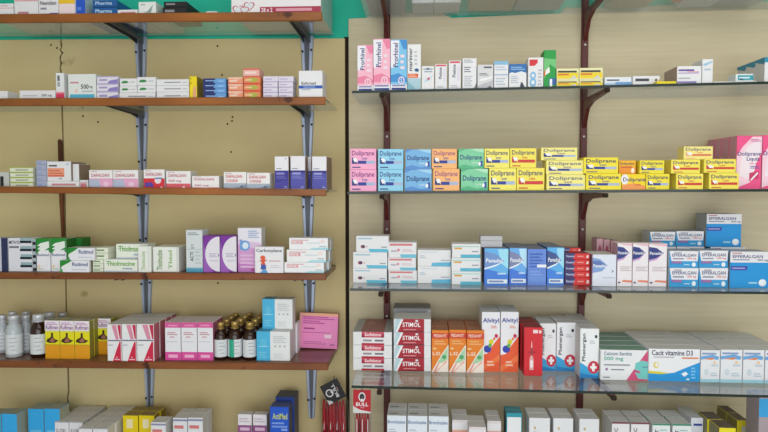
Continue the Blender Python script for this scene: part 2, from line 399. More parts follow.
for nm, c, acc in (('prorhinel_pink', 'f4b6cc', 'ea82a6'), ('prorhinel_blue', '7cc2ea', '3f8ed2')):
    def mk(c, acc):
        def f(a):
            a.p([(0, .98), (.52, .98), (.5, .62), (.38, .5), (.14, .44), (0, .46)], 'ecebf4')
            a.p([(.55, .99), (1, .99), (1, .82), (.8, .80)], acc).p([(0, .30), (.5, .34), (1, .24), (1, .17), (0, .17)], acc)
            a.t('Prorhinel', .16, .46, .46, .93, '2b2f74', 90)
            a.c(.66, .20, .20, .075, 'f4dce8').c(.66, .20, .14, .053, acc).l(.62, .17, .70, .23, 2, 'f4f0f8')
            a.r(0, 0, 1, .12, 'eeeef4').l(.08, .08, .92, .115, 1, '8a8ab8').r(.06, .015, .94, .055, '2b3f86')
            a.l(.6, .42, .85, .70, 3, 'f0d8e6')
        return f
    design(nm, c)(mk(c, acc))
@design('marimer', 'e6e8ea')
def f(a):
    a.t('marimer', .08, .42, .36, .92, '1c2238', 90); a.r(.05, .27, .80, .36, 'e0582c').l(.12, .29, .7, .34, 2, 'f0c0a0')
    a.r(0, 0, 1, .26, 'a9c9d6').p([(0, 0), (.7, 0), (.3, .12), (0, .2)], '7fb0c4').c(.68, .44, .16, .035, '2f5f96').c(.76, .42, .07, .02, '1c3c70').l(.5, .55, .75, .85, 4, 'c2c6cc')
@design('nasal_small')
def f(a): a.l(.12, .84, .88, .90, 1, '9fa8b8').c(.5, .88, .12, .04, '4a5a78').l(.2, .74, .85, .78, 1, '7f98b8').p([(.1, .3), (.45, .48), (.9, .62), (.6, .38)], 'b9d4e6').p([(.12, .55), (.5, .5), (.9, .3), (.6, .42)], 'cfe0ee').c(.55, .47, .1, .05, 'd0455a')
@design('redtop_drops')
def f(a): a.r(.08, .91, .92, .97, 'd84a5c').t('Pivalone', .30, .42, .58, .86, '39405e', 90); a.l(.15, .06, .8, .14, 2, 'b0b0bc').r(.7, .3, .9, .8, 'dcd6e4')
@design('grey_lines')
def f(a): a.l(.1, .86, .75, .95, 2, '9aa0aa').l(.12, .55, .6, .72, 3, '7d848f').l(.12, .1, .7, .42, 5, 'b6bac2').p([(.8, 0), (1, 0), (1, .2)], '7a7f8a')
@design('foil_wrap', 'd6d6da')
def f(a): a.p([(0, 0), (.9, .1), (1, .35), (.4, .22), (0, .1)], 'b9bac0').p([(.1, .3), (.9, .42), (.95, .5), (.2, .4)], 'efeff2').l(.12, .55, .7, .64, 2, '6e727c').l(.4, .85, .9, .92, 1, '5a5e68').p([(.5, 0), (1, 0), (.8, .12)], '66646c')
@design('sky_band')
def f(a): a.r(0, .86, 1, 1, '86b6d8').l(.1, .66, .9, .80, 2, 'b4c4d6').r(0, .47, 1, .52, 'a6bcd0').l(.12, .12, .8, .38, 3, 'b9c2ce')
@design('blue_top')
def f(a): a.p([(0, 1), (1, 1), (1, .62), (.7, .70), (.35, .62), (.15, .66), (0, .6)], '2f6cb0').l(.1, .76, .9, .88, 2, '8fb8e0').p([(.62, 0), (.9, .02), (.78, .22), (.68, .24)], '3a3f58').l(.1, .2, .55, .5, 4, 'b4bac8')
@design('redcross_eight')
def f(a):
    a.r(.08, .72, .62, .93, 'd2323a').p([(.62, .93), (.62, .82), (.42, .72), (.62, .72)], 'e8e4e8')
    a.c(.32, .40, .20, .13, '7fb4dc').c(.32, .17, .22, .15, '7fb4dc').c(.32, .40, .10, .06, 'e4e8ee').c(.32, .17, .11, .07, 'e4e8ee').l(.65, .08, .9, .6, 5, 'b8bcc8')
@design('green_spray', '1f9a44')
def f(a): a.p([(0, .2), (.5, .62), (1, .5), (1, .75), (0, .78)], '6fc07a').p([(.05, .42), (.45, .55), (.5, .40), (.1, .32)], 'f0f0ec').p([(0, .40), (.16, .5), (.1, .28), (0, .3)], 'd8622c').r(.45, .06, 1, .24, '2f5fa8').r(.5, .02, .7, .22, 'eef0f2')
@design('yellow_flat', 'e8e4b4')
def f(a): a.r(.03, .12, .97, .62, 'ead02e').l(.06, .64, .9, .80, 1, '3a3c30').l(.06, .40, .55, .56, 1, 'd8802a').p([(.6, .12), (.9, .12), (.8, .4)], 'c9cfd6')
@design('blue_flat', 'dfe4ec')
def f(a): a.r(.4, .1, 1, .42, '6fa0d4').l(.08, .55, .55, .72, 1, '4a5060').r(0, .1, .4, .3, 'aac4e2')
@design('white_flat')
def f(a): a.l(.1, .5, .6, .75, 1, '45454f').p([(.80, .1), (1, .1), (1, .7), (.9, .4)], 'e0a43a').c(.86, .6, .05, .12, '7a5a3a')
plain('yellow', 'e6d21e')
@design('purple_text', left='b09a90', right='c9c6ca')
def f(a): a.l(.06, .72, .7, .82, 1, '6a4a9a').l(.06, .58, .9, .64, 1, 'b09ac8').l(.4, .66, .9, .70, 1, 'd88a9a').l(.06, .30, .55, .36, 1, 'a6a0b0').r(0, .06, .8, .16, '8a7ab8')
@design('tall_blue')
def f(a): a.p([(0, .80), (.9, .92), (.9, .86), (.3, .72)], '9cc4dc').l(.2, .55, .8, .62, 1, 'b0c0d0')
@design('teal_flat', 'dfe6e8')
def f(a): a.r(.12, .12, 1, .8, '2f9aac').l(.2, .35, .8, .55, 1, 'd8eef0').p([(.2, .1), (.5, .1), (.3, .4)], '16506a')
@design('teal_top', left='c3cdd2')
def f(a):
    a.r(0, .80, 1, 1, '2b8fb0'); a.l(.15, .4, .8, .6, 2, 'a0b4c4')
    a.on('left').p([(0, 1), (1, 1), (1, .72), (0, .90)], '2b8fb0')
# ---- fourth glass shelf
@design('aqua_a')
def f(a): a.p([(.42, 0), (1, 0), (1, .12), (.95, .20), (.38, .20)], '5eb8d6').c(.21, .34, .07, .11, '8a3a5a').c(.23, .34, .04, .07, '3a3a58').c(.33, .34, .02, .05, 'd88aa0').l(.06, .80, .50, .88, 1, '9cc0d4').l(.78, .28, .95, .34, 1, '8a90a0')
@design('aqua_b')
def f(a): a.p([(.45, 0), (1, 0), (1, .22), (.42, .22)], '6fbcd6').l(.05, .78, .85, .92, 1, 'd07a80').c(.36, .5, .05, .10, 'd88a96').l(.1, .38, .3, .48, 1, 'b0a8b8').l(.5, .4, .9, .55, 2, 'd8b8c0')
@design('aqua_c')
def f(a): a.p([(.40, 0), (1, 0), (1, .26), (.44, .22)], '5eb4d6').l(.06, .50, .25, .66, 2, 'b4c2d0').l(.7, .34, .95, .4, 1, '9aa6b8').l(.1, .84, .6, .9, 1, 'ccd6e0')
@design('aqua_d')
def f(a): a.r(.3, 0, 1, .24, '55b2cc').r(.03, .78, .95, .86, 'a6d0c8').l(.08, .62, .35, .74, 1, 'd8a03a').l(.7, .42, .92, .50, 1, '8a90a0')
def panadol(name, cols, txt):
    lo, mid, hi, sw = cols
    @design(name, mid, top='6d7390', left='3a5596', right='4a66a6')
    def f(a):
        a.p([(0, 0), (1, 0), (1, .30), (0, .46)], lo).p([(.55, .98), (1, .98), (1, .45), (.7, .6)], hi)
        a.p([(0, .92), (.5, .84), (.84, .66), (.5, .56), (0, .46)], sw).p([(0, .47), (.5, .57), (.84, .66), (.5, .53), (0, .43)], 'e8f0f6')
        a.t('Panadol', .06, .62, .76, .73, 'eef0f6'); a.l(.55, .30, .9, .35, 1, 'b0d0f0'); a.r(.12, .06, .96, .17, 'e4ecf4').l(.18, .09, .8, .14, 1, '7a90c0')
panadol('panadol_a', ('3f7cda', '62b0ea', '9cdcf4', '6f92cc'), 1)
panadol('panadol_b', ('4278da', '6aaeec', 'b8e2f6', '8088b0'), 1)
panadol('panadol_c', ('3f82de', '5aaeea', 'a0dcf6', '3c548f'), 1)
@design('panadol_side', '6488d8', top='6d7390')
def f(a): a.l(.1, .5, .8, .88, 5, '3c62b8').r(.5, .50, 1, .58, 'e8ecf4').r(.05, .10, .95, .24, '6a92dc').l(.1, .28, .8, .4, 2, '7aa0e0')
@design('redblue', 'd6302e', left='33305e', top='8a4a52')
def f(a): a.p([(0, 0), (.32, 0), (.42, 1), (0, 1)], '3a346e').t('Panadol', .06, .35, .38, .68, 'c6d0ee').l(.5, .4, .75, .6, 1, 'e89088').p([(.85, .25), (.95, .25), (.95, .7), (.88, .7)], 'f2dcd8')
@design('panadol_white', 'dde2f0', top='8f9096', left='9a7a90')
def f(a):
    a.p([(0, .90), (.3, .86), (.64, .66), (.4, .48), (0, .42)], '7f9fd4').p([(0, .8), (.3, .8), (.6, .66), (0, .62)], '5a74b4')
    a.t('Panadol', .03, .60, .58, .70, 'f2f4fa'); a.p([(.78, .42), (.9, .48), (.78, .53), (.84, .48)], '5a4a6a').l(.4, .26, .95, .3, 1, 'c0c8dc')
@design('panadol_tall', 'ece6ec', top='b0a0a8', left='c89ab0', right='a8a4ac')
def f(a):
    a.p([(.0, .99), (1, .99), (1, .93), (.5, .95)], 'e8b8c8').p([(0, .92), (.4, .90), (.82, .78), (.4, .66), (0, .62)], '2b3a80')
    a.p([(0, .62), (.4, .66), (.82, .78), (.42, .62), (0, .575)], 'c8a0d0')
    a.t('Panadol', .04, .74, .74, .81, 'f0f0f6'); a.l(.2, .36, .95, .46, 3, 'c8b8bc').p([(.3, .11), (1, .09), (1, .14), (.4, .15)], 'e88a6a').c(.14, .09, .08, .02, '4a3a58')
@design('pink_cylinder_end', 'c89aa8', top='8f7a80')
def f(a): a.c(.5, .45, .4, .4, 'a05068').c(.5, .45, .25, .25, 'd8b0bc')
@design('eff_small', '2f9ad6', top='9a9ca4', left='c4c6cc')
def f(a):
    a.p([(0, 1), (1, 1), (.97, .40), (.08, .40)], 'e6e6ec').l(.16, .86, .42, .92, 1, '9a9aa8')
    a.t('EFFERALGAN', .10, .66, .92, .84, '3a3f78').t('1000 mg', .60, .48, .92, .62, 'd0485a').l(.12, .50, .5, .58, 1, '9094a8')
    a.r(.06, .24, .44, .40, '3f74c4').t('CODEINE', .08, .27, .42, .38, 'e06a70'); a.c(.84, .20, .07, .13, 'e8f0f6').l(.5, .16, .7, .22, 1, 'b0d8ee')
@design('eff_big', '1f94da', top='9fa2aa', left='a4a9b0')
def f(a):
    a.r(0, .70, 1, 1, 'e4e4ea').l(.05, .94, .3, .97, 1, 'c07a8a').t('EFFERALGAN', .06, .82, .84, .91, '3a3f78').t('500 mg', .70, .73, .97, .80, '3a3f78').l(.06, .76, .5, .79, 1, '8a8ea8')
    a.p([(.02, .60), (.46, .60), (.42, .49), (.02, .49)], '3f44a4').l(.05, .53, .38, .56, 1, 'a8b0e0').c(.84, .15, .10, .10, 'dfe8f0').c(.82, .16, .07, .07, 'eef4f8').l(.48, .12, .70, .17, 1, '9cd0ee')
# ---- fifth glass shelf
@design('redlabel', top='a06a66')
def f(a):
    a.r(.22, .0, .80, .15, 'b2203a').r(.22, .58, .80, 1, 'c8455c').t('Softémo', .30, .68, .72, .95, 'f4e4e8')
    a.p([(.22, .58), (.32, .58), (.24, .85), (.22, .85)], '8f1a34').p([(.80, .58), (.70, .58), (.78, .85), (.80, .85)], '8f1a34')
    a.r(.26, .28, .48, .42, '9a8a90').r(.56, .28, .78, .42, '7a7078')
    a.on('top').r(0, 0, .2, 1, 'a6a6a6').r(.8, 0, 1, 1, 'a6a6a6').l(.3, .6, .5, .8, 2, 'c8948c')
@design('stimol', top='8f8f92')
def f(a):
    a.p([(.05, 0), (.82, 0), (.82, 1), (.14, 1)], 'a81c2e').p([(0, 0), (.06, 0), (.22, .92), (.2, 1), (.06, 1)], 'b8d0dc').p([(.05, 0), (.1, 0), (.26, .98), (.2, .98)], 'f0f0f2')
    a.p([(.1, 0), (.82, 0), (.82, .12), (.3, .10)], '7c1424')
    a.t('STIMOL', .24, .40, .72, .74, 'f6f2f4').l(.26, .16, .6, .24, 1, 'd88a90').c(.62, .86, .04, .08, 'd8e4ea')
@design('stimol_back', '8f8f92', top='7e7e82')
def f(a): a.p([(.7, 0), (1, 0), (1, .9)], 'b4b4b8').p([(.05, 0), (.3, 0), (.2, .6)], 'a0a0a4')
@design('pedia', 'e5801e', top='a87058', left='a86030', right='c07028')
def f(a):
    a.p([(0, 0), (1, 0), (1, .66), (.62, .44), (.22, .16)], 'f4e6dc').p([(.34, .22), (.95, .60), (.95, .30), (.6, .22)], 'a8d0a8').p([(.18, 0), (.32, 0), (.8, .26), (.95, .28), (.9, .22)], 'f0b8a8')
    a.c(.74, .36, .13, .05, '4fa468').p([(.1, 0), (.22, 0), (.5, .24), (.4, .22)], 'e89a90')
    a.r(0, .80, 1, .93, 'cc3a22').t('PEDIAVIT', .12, .83, .88, .905, 'f4d8c8').l(.15, .66, .85, .75, 2, 'f0b070').t('L-52', .06, .40, .52, .48, 'f6ead8').l(.08, .54, .28, .58, 1, 'f0c890')
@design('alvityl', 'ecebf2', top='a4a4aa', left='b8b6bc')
def f(a):
    a.p([(0, 0), (1, 0), (1, .60), (.6, .44), (.3, .30), (0, .28)], 'ea5a2c').p([(0, .1), (.4, .16), (1, .3), (1, .2), (0, 0)], 'f07840')
    a.c(.32, .38, .21, .062, '2b3fae').c(.52, .50, .13, .045, 'd8d020').c(.46, .44, .1, .035, '6ab04a').c(.80, .60, .10, .035, 'c8325a').c(.68, .55, .07, .025, 'e88030')
    a.t('Alvityl', .06, .80, .94, .90, '2b3a9a').l(.5, .73, .85, .77, 2, 'e0907a').l(.3, .10, .7, .18, 2, 'f6c8b0')
@design('red_ampoule', 'd4222e', top='8f2430', left='a81c28')
def f(a):
    a.r(.48, .88, .74, .95, 'f0d8da').c(.86, .91, .07, .035, 'f0d8da').p([(.30, .12), (.52, .12), (.52, .34), (.46, .42), (.36, .42), (.30, .34)], 'e0a8a6')
    a.r(.34, .17, .48, .32, 'f4e8e8').r(.36, .42, .46, .58, '8f4048').p([(.38, .58), (.44, .58), (.42, .72), (.40, .72)], 'f0c8c8').l(.2, .48, .65, .5, 1, '9a1c26')
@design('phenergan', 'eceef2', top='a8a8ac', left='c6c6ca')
def f(a):
    a.p([(0, 0), (1, 0), (1, .12), (.6, .18), (0, .32)], '35a4dc').p([(0, 0), (1, 0), (1, .04), (0, .10)], '1f7fc0')
    a.t('Phenergan', .10, .34, .34, .90, '22283e', 90); a.c(.84, .84, .07, .035, '30343e'); a.l(.5, .70, .8, .76, 2, 'c0c4cc')
    a.c(.72, .22, .30, .13, 'c8304a').r(.65, .14, .79, .30, 'f4f0f2').r(.55, .195, .89, .245, 'f4f0f2')
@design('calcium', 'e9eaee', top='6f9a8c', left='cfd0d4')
def f(a):
    a.p([(.55, 0), (.98, .98), (1, .98), (1, 0)], 'd0507a').p([(.72, .30), (.74, .58), (.88, .66), (1, .62), (1, .04), (.8, .06)], '72c8c4').p([(.70, .28), (.84, .24), (.84, .30), (.72, .36)], 'c84a78').p([(.86, .46), (1, .48), (1, .43), (.9, .42)], '5aa0a8')
    a.t('Calcium Sandoz', .07, .82, .66, .94, '6a7a98').t('500 mg', .07, .62, .48, .78, '4aac98').l(.07, .48, .62, .53, 1, '9a9aa8').c(.13, .36, .03, .05, 'a07aa8').l(.22, .33, .5, .37, 1, '8a8a96').l(.06, .08, .2, .11, 1, '6a6a74')
@design('calcium_top', 'e9eaee', top='6f9a8c')
def f(a): a.r(0, 0, 1, 1, '6aa594')
@design('cacit', 'ecedf2', top='8c9093', right='b6b8bc')
def f(a):
    a.p([(0, 0), (1, 0), (1, .60), (.78, .46), (.5, .27), (.25, .22), (0, .24)], '2196dc').p([(0, .24), (.25, .22), (.42, .25), (.2, .30), (0, .32)], 'dccf3a')
    a.t('Cacit vitamine D3', .06, .80, .86, .96, '35325a').l(.65, .70, .97, .75, 1, 'e08a70').l(.1, .73, .5, .76, 1, 'b0a8b8').c(.15, .50, .055, .10, 'e8d86a').c(.16, .51, .03, .06, 'ecedf2')
    a.p([(.64, .24), (.72, .31), (.78, .24), (.70, .15)], 'e8f2f8').l(.83, .1, .92, .44, 4, '7cc4ee').r(.74, .05, .80, .10, 'dcecf6')
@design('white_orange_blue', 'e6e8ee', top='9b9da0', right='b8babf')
def f(a):
    a.p([(.0, .80), (.6, .86), (.95, .80), (.9, .70), (.4, .74), (0, .70)], '6aa8e0').p([(.1, .72), (.7, .78), (.6, .70)], 'e8843a').l(.06, .86, .8, .92, 1, '8aa0c8').r(0, 0, 1, .10, '9fd0e0').c(.3, .32, .12, .1, 'ccd8e2').c(.72, .62, .08, .04, 'f0c89a').l(.5, .2, .9, .3, 2, 'b8c8d6').l(.55, .50, .9, .56, 1, 'c8d0da')
@design('dark_top_box', 'b9bec4', top='7d8084')
def f(a): a.l(.1, .3, .8, .7, 2, '8a9098')
# ---- lowest glass shelf
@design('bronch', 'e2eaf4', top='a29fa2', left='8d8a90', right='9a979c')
def f(a): a.t('Bronchoplex', .04, .84, .96, .92, '4a6aa0').l(.1, .70, .5, .76, 2, 'b8c0d0').l(.1, .3, .7, .5, 3, 'c8d0e0'); a.on('top').l(.1, .3, .55, .42, 1, '6f7a80')
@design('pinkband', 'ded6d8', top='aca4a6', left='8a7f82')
def f(a): a.r(0, .82, 1, .95, 'e6e4e8').r(0, .70, 1, .80, 'e0a890').r(0, .5, 1, .68, '6a3f4a')
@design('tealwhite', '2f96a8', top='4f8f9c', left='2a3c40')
def f(a): a.r(.06, .64, .94, .93, 'eceef2').r(0, .52, 1, .60, '5a2f3a').r(.06, .2, .9, .48, '3aa8b8')
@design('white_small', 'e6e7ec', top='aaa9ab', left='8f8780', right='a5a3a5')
def f(a): a.l(.22, .55, .34, .85, 4, 'c8b070').l(.5, .2, .8, .4, 2, 'd4d4da')
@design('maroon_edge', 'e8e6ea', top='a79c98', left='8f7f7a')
def f(a): a.r(0, .97, 1, 1, '7a3a48').t('NIC', .14, .74, .34, .90, '2c2a38', 90)
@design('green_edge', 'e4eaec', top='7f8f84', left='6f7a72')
def f(a): a.r(0, .97, 1, 1, '3f8a70').t('NIT', .14, .74, .34, .90, '2c3a38', 90).l(.4, .84, .9, .9, 2, 'a8c4c4')
@design('blue_line', 'e2e4ee', top='99979b')
def f(a): a.r(.2, .86, .9, .90, '3a4a9a')
@design('yellow_dark', 'e6d82a', top='6f6258', left='8a8454')
def f(a): a.r(.4, .4, 1, .9, 'dcdcd2').r(0, .9, 1, 1, 'eee02a')
@design('mauve_big', 'a89aa2', left='a0949c', top='a8a0a6')
def f(a): a.r(0, .80, 1, .985, '3aa0dc').r(.25, .84, 1, .97, 'e4dce8').c(.6, .90, .12, .04, 'd88aa0').l(.2, .2, .8, .6, 4, '94868e')
# ---- left, top shelf
@design('white_pinkline', top='b0b0b0')
def f(a): a.r(0, .62, 1, .67, 'd898a4').l(.15, .10, .6, .2, 1, 'c08a94').l(.5, .78, .8, .84, 1, 'd0a0a8')
@design('neuro', top='b0b0b0')
def f(a): a.r(.55, 0, 1, .12, '3a2f94').r(.55, .74, 1, 1, '4a40a4').r(0, 0, .5, .1, '8ab0d8').r(0, .74, .5, 1, '9abfe0').t('Neurobion', .08, .40, .9, .55, '4a3a50').l(.1, .24, .4, .31, 1, '8a8a98')
@design('pink_yellowband', 'ead8dc')
def f(a): a.r(0, .48, 1, .64, 'e8c02e').l(.1, .8, .6, .9, 1, 'd8a0b0')
@design('royal_blue', '2355c4', right='b8c8d8')
def f(a): a.r(.0, 0, .05, 1, 'e0e4f0').l(.2, .2, .6, .3, 1, '5a86dc')
@design('dark_blue', '1f5a9c', top='5a7a9a')
def f(a): a.t('Pharma', .12, .35, .8, .8, 'b8d4ec'); a.r(0, 0, 1, .1, '123a6c')
@design('flat_pinktext')
def f(a): a.l(.15, .35, .9, .65, 1, 'c88a90')
@design('grey_picture', 'e2e6e4')
def f(a): a.p([(.25, .25), (.5, .3), (.85, .8), (.7, .2)], '8fa0a0').l(.1, .75, .4, .85, 1, 'b0b8b8')
@design('black', '1f1e22', top='2c2b30', right='26252a')
def f(a): a.l(.1, .4, .5, .7, 1, '8a8a8e')
@design('hearts', 'e6e2e6', right='9fc4c0', left='c8c8cc')
def f(a):
    a.r(.32, .02, 1, .13, 'a8304e').t('28 x 2', .335, .035, .46, .115, 'f0e4ea').l(.50, .05, .9, .10, 1, 'd898a8')
    def heart(cu, cv, k, c): 
        pts = []
        for i in range(28):
            t = 2 * math.pi * i / 28; pts.append((cu + k * .055 * .42 * (16 * math.sin(t) ** 3) / 6, cv + k * .085 * .42 * (13 * math.cos(t) - 5 * math.cos(2 * t) - 2 * math.cos(3 * t) - math.cos(4 * t)) / 6))
        a.p(pts, c)
    for cu, cv, k in ((.20, .15, 1.0), (.08, .085, 1.1), (.15, .08, .8)): heart(cu, cv, k, 'b83a54'); heart(cu, cv, k * .82, 'd8dce2')
# ---- left, second shelf
@design('five_hundred_flat')
def f(a): a.t('500 mg', .62, .3, .90, .62, '55555f').l(.1, .4, .5, .55, 1, 'c4c0c8')
@design('upright_red', 'e2e4e6')
def f(a): a.r(0, 0, 1, .24, 'd23a5c').r(0, .24, 1, .3, 'e890a0').r(.2, .70, .5, .9, '6a727a').r(.2, .50, .5, .66, '9aa2a8')
@design('five_hundred', 'dfe4e2')
def f(a): a.r(.06, 0, .94, .22, '55b0d0').t('500', .46, .42, .74, .60, '2f2f38').t('mg', .77, .43, .88, .53, '55555f').l(.08, .64, .38, .70, 1, 'c88a98').c(.3, .35, .05, .07, 'ecc8b8').l(.5, .3, .9, .36, 1, 'b8c0c4')
@design('lilac_flat', 'e0dce8')
def f(a): a.p([(.5, 0), (1, .0), (1, .6), (.6, .4)], '8f80c4').r(0, .85, 1, 1, 'b4a8d4').l(.12, .35, .5, .6, 1, 'a89ac8')
@design('leaf')
def f(a): a.p([(.08, .42), (.2, .68), (.4, .70), (.55, .5), (.4, .36), (.2, .34)], '3f8a50').l(.6, .42, .9, .6, 1, 'c8ccd0')
@design('white_long')
def f(a): a.l(.25, .40, .75, .58, 1, '9a9aa2').l(.8, .4, .95, .55, 1, 'b8b8c0')
@design('yellow_up', 'ecd41e', right='8a7c2a')
def f(a): a.p([(.4, .05), (.9, .1), (.9, .6), (.5, .5)], 'e0a87a').l(.1, .65, .3, .95, 2, 'b8a020')
@design('navy_blue', '6aa0dc', top='6a7a90', left='2a2a50')
def f(a): a.p([(0, 0), (.45, 0), (.55, 1), (0, 1)], '25306e').l(.1, .4, .5, .6, 1, '8ab0e0').l(.65, .3, .9, .5, 1, '9cc8f0')
@design('peach', 'ea9a7a', top='c8907a')
def f(a): a.p([(.0, .8), (.6, .6), (1, .9), (1, 1), (0, 1)], 'eec0aa').l(.1, .35, .6, .55, 1, 'f0d8c8').r(0, 0, 1, .12, 'd8604a')
@design('peach_green', 'e08a5a')
def f(a): a.c(.55, .5, .3, .3, 'b0b04a').r(0, 0, 1, .14, 'd8503a').r(0, .86, 1, 1, 'd8604a').l(.1, .4, .5, .6, 1, 'f0c8a0')
@design('rose_flat', 'e8b0a8')
def f(a): a.r(0, .8, 1, 1, 'd8685a').l(.1, .3, .8, .6, 1, 'f0d4cc')
@design('lavender', 'dcd6e6')
def f(a): a.l(.1, .4, .6, .6, 1, 'b8aad0').r(0, 0, 1, .14, 'c0b4d8')
@design('blueband')
def f(a): a.r(0, .36, 1, .47, '2b55ae').l(.2, .39, .7, .44, 1, '7a96d0').t('Exforsad', .12, .50, .72, .60, '20222c').l(.12, .30, .5, .34, 1, 'aab0c4')
# ---- left, third shelf
@design('black_patch', 'c2c4c0')
def f(a): a.r(.4, .08, .72, .72, '1c1c22').r(.54, .08, .57, .72, '8a8a8c')
@design('lime_flat', 'dfe3cf')
def f(a): a.r(0, .82, 1, 1, 'a8b85a').l(.25, .35, .8, .55, 1, '8a907a').r(0, 0, 1, .12, 'b8c47a')
@design('lavender_stack', 'aab0c8')
def f(a):
    for k in range(5): a.r(.05, .04 + k * .2, .95, .06 + k * .2, '7a86ac'); a.r(.1, .1 + k * .2, .6, .15 + k * .2, '8fa0c8')
@design('orange_panel', right='8d7a6c')  # right side browned in its colour to stand for shade
def f(a): a.r(.03, .22, .72, .66, 'ea9a7c').r(.03, .22, .72, .30, 'd8604a').l(.06, .36, .66, .56, 2, 'd0785c').l(.08, .74, .42, .82, 1, '55505a').l(.5, .1, .62, .16, 1, '8a8a94').c(.86, .86, .08, .06, 'c4cce4')
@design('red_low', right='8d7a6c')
def f(a): a.r(0, .1, .8, .6, 'd8808a').l(.1, .65, .9, .8, 1, 'c8b0b4')
def dafa(name, band, h, extra, second=None, tcol='b8506a'):
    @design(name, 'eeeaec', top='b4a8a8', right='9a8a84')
    def f(a):
        a.r(0, 0, 1, h, band); extra(a)
        if second: a.t('DAFALGAN', .10, .66, .82, .84, tcol).t(second, .10, h + .06, .62, h + .22, tcol)
        else: a.t('DAFALGAN', .10, h + .12, .86, h + .30, tcol)
        a.l(.08, .90, .35, .94, 1, 'c8a8b0')
dafa('dafa_pink', 'e6a8cc', .50, lambda a: a.p([(0, .05), (.5, .05), (.42, .48), (0, .48)], 'b4bcd4').c(.72, .22, .12, .14, 'f0c8e0').r(0, .5, 1, .53, 'd888b8'))
dafa('dafa_red', 'd4303c', .54, lambda a: a.p([(.05, .1), (.5, .1), (.4, .34), (.05, .32)], '5a3fa0').c(.68, .42, .16, .16, 'ecdce4').r(.55, .5, .9, .58, '6a90c0').c(.85, .06, .06, .06, 'f0d0d0'))
dafa('dafa_rose', 'd8606c', .30, lambda a: a.c(.72, .08, .05, .08, 'f4e0e0'), '500 mg')
dafa('dafa_thin', 'dc8a90', .14, lambda a: a.l(.3, .04, .6, .1, 1, 'f0d8d8'), '500 mg')
dafa('dafa_cod', '8a96aa', .36, lambda a: a.p([(0, .1), (.4, .05), (1, .3), (1, .36), (0, .36)], 'a8b4c4').c(.8, .16, .08, .08, '6a7488'), 'CODEINE', 'c84a56')
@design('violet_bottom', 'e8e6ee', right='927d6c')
def f(a): a.r(0, .04, 1, .58, '3a3590').p([(.0, .04), (1, .04), (1, .3), (0, .2)], '463f9e').l(.12, .46, .7, .52, 1, '8a88cc').l(.12, .34, .85, .42, 2, '6a66b4').l(.1, .62, .5, .65, 1, 'a0a0b0').l(.7, .08, .9, .1, 1, 'c0c0e0').c(.8, .93, .06, .015, '8a8a98')
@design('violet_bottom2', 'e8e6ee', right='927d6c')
def f(a): a.r(0, .04, 1, .58, '4f50a8').r(0, .50, 1, .58, '2f2c84').l(.12, .46, .7, .52, 1, '9a9ad4').l(.12, .34, .85, .42, 2, '7c7cc4').l(.1, .62, .5, .65, 1, 'a0a0b0').l(.7, .08, .9, .1, 1, 'c0c0e0')
# ---- left, fourth shelf
@design('navy_stripe', 'c4c8d4')
def f(a): a.r(.62, 0, 1, 1, '2a3058').r(.1, 0, .3, 1, 'dfe2ea')
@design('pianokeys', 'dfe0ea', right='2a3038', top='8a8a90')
def f(a):
    a.t('MITHYL', .04, .82, .50, .92, '2a2a38').l(.04, .70, .46, .76, 1, '7a7a88')
    for k in range(4): a.r(.50, .20 + k * .24 - .07, 1, .20 + k * .24, '141c2c'); a.r(.52, .20 + k * .24, 1, .20 + k * .24 + .08, '93b0b8')
@design('key_end', 'a8b8c0', right='3a4a40')
def f(a):
    for k in range(5): a.r(.1, .02 + k * .2, 1, .11 + k * .2, '10141e')
@design('green_swish', 'e8e8f0', top='2a7a34', right='1d6a26')
def f(a):
    a.p([(0, 1), (1, 1), (1, .58), (.8, .62), (0, .55)], '1f8a30')
    for k in range(3): a.p([(.08, .58 + k * .1), (.3, .66 + k * .1), (.9, .80 + k * .06), (.95, .74 + k * .06), (.3, .56 + k * .1)], 'e6ece8')
    a.p([(.05, .54), (.3, .62), (.9, .66), (.9, .5), (.05, .5)], 'e8e8f0')
    a.t('Rutimol', .06, .47, .92, .55, '2a3a78').c(.15, .15, .12, .06, 'e8d0c0').l(.1, .06, .5, .1, 1, 'c8d8c8')
@design('green_swish_side', '1f7a2c', top='1f6a28')
def f(a): a.r(0, 0, .04, 1, '14501c').r(.5, 0, .52, 1, '2a8a38')
@design('green_swish_flat', 'e8e8f0', right='b8b8b4', top='8a9a8c')
def f(a):
    a.p([(0, 1), (.42, 1), (.28, .78), (.06, .5), (0, .2)], '1f8a30')
    a.p([(.06, .28), (.2, .62), (.4, .8), (.42, .7), (.24, .44)], 'e6ece8').p([(0, 0), (.1, 0), (.06, .3), (0, .3)], '3f9a4a')
    a.t('Rutimol', .42, .52, .95, .84, '2a4088').l(.4, .2, .9, .28, 1, 'c8ccd8')
@design('green_end', 'e6ebdc')
def f(a): a.l(.1, .4, .7, .65, 1, '6a8a52').r(0, 0, 1, .08, 'b8c8a0').r(0, .9, 1, 1, 'cfdcb8')
@design('green_text', 'e9eee2', top='8a8a80')
def f(a): a.t('Thiolmucine', .08, .48, .92, .86, '5a9a3a').r(.06, .66, .94, .70, '8ab868').l(.55, .22, .85, .32, 1, '9ab0c8').r(0, 0, 1, .10, 'cdd8e4')
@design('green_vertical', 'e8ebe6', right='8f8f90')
def f(a): a.t('Thiolmucine', .14, .08, .36, .88, '5f8a30', 90).t('Thiol', .60, .12, .74, .86, '7aa850', 90).r(.9, 0, 1, 1, 'd4d8d4')
@design('green_vertical1', 'e8ebe6')
def f(a): a.t('Thiolmucine', .25, .08, .55, .80, '9ab880', 90).r(.8, 0, .83, 1, 'c8ccc8')
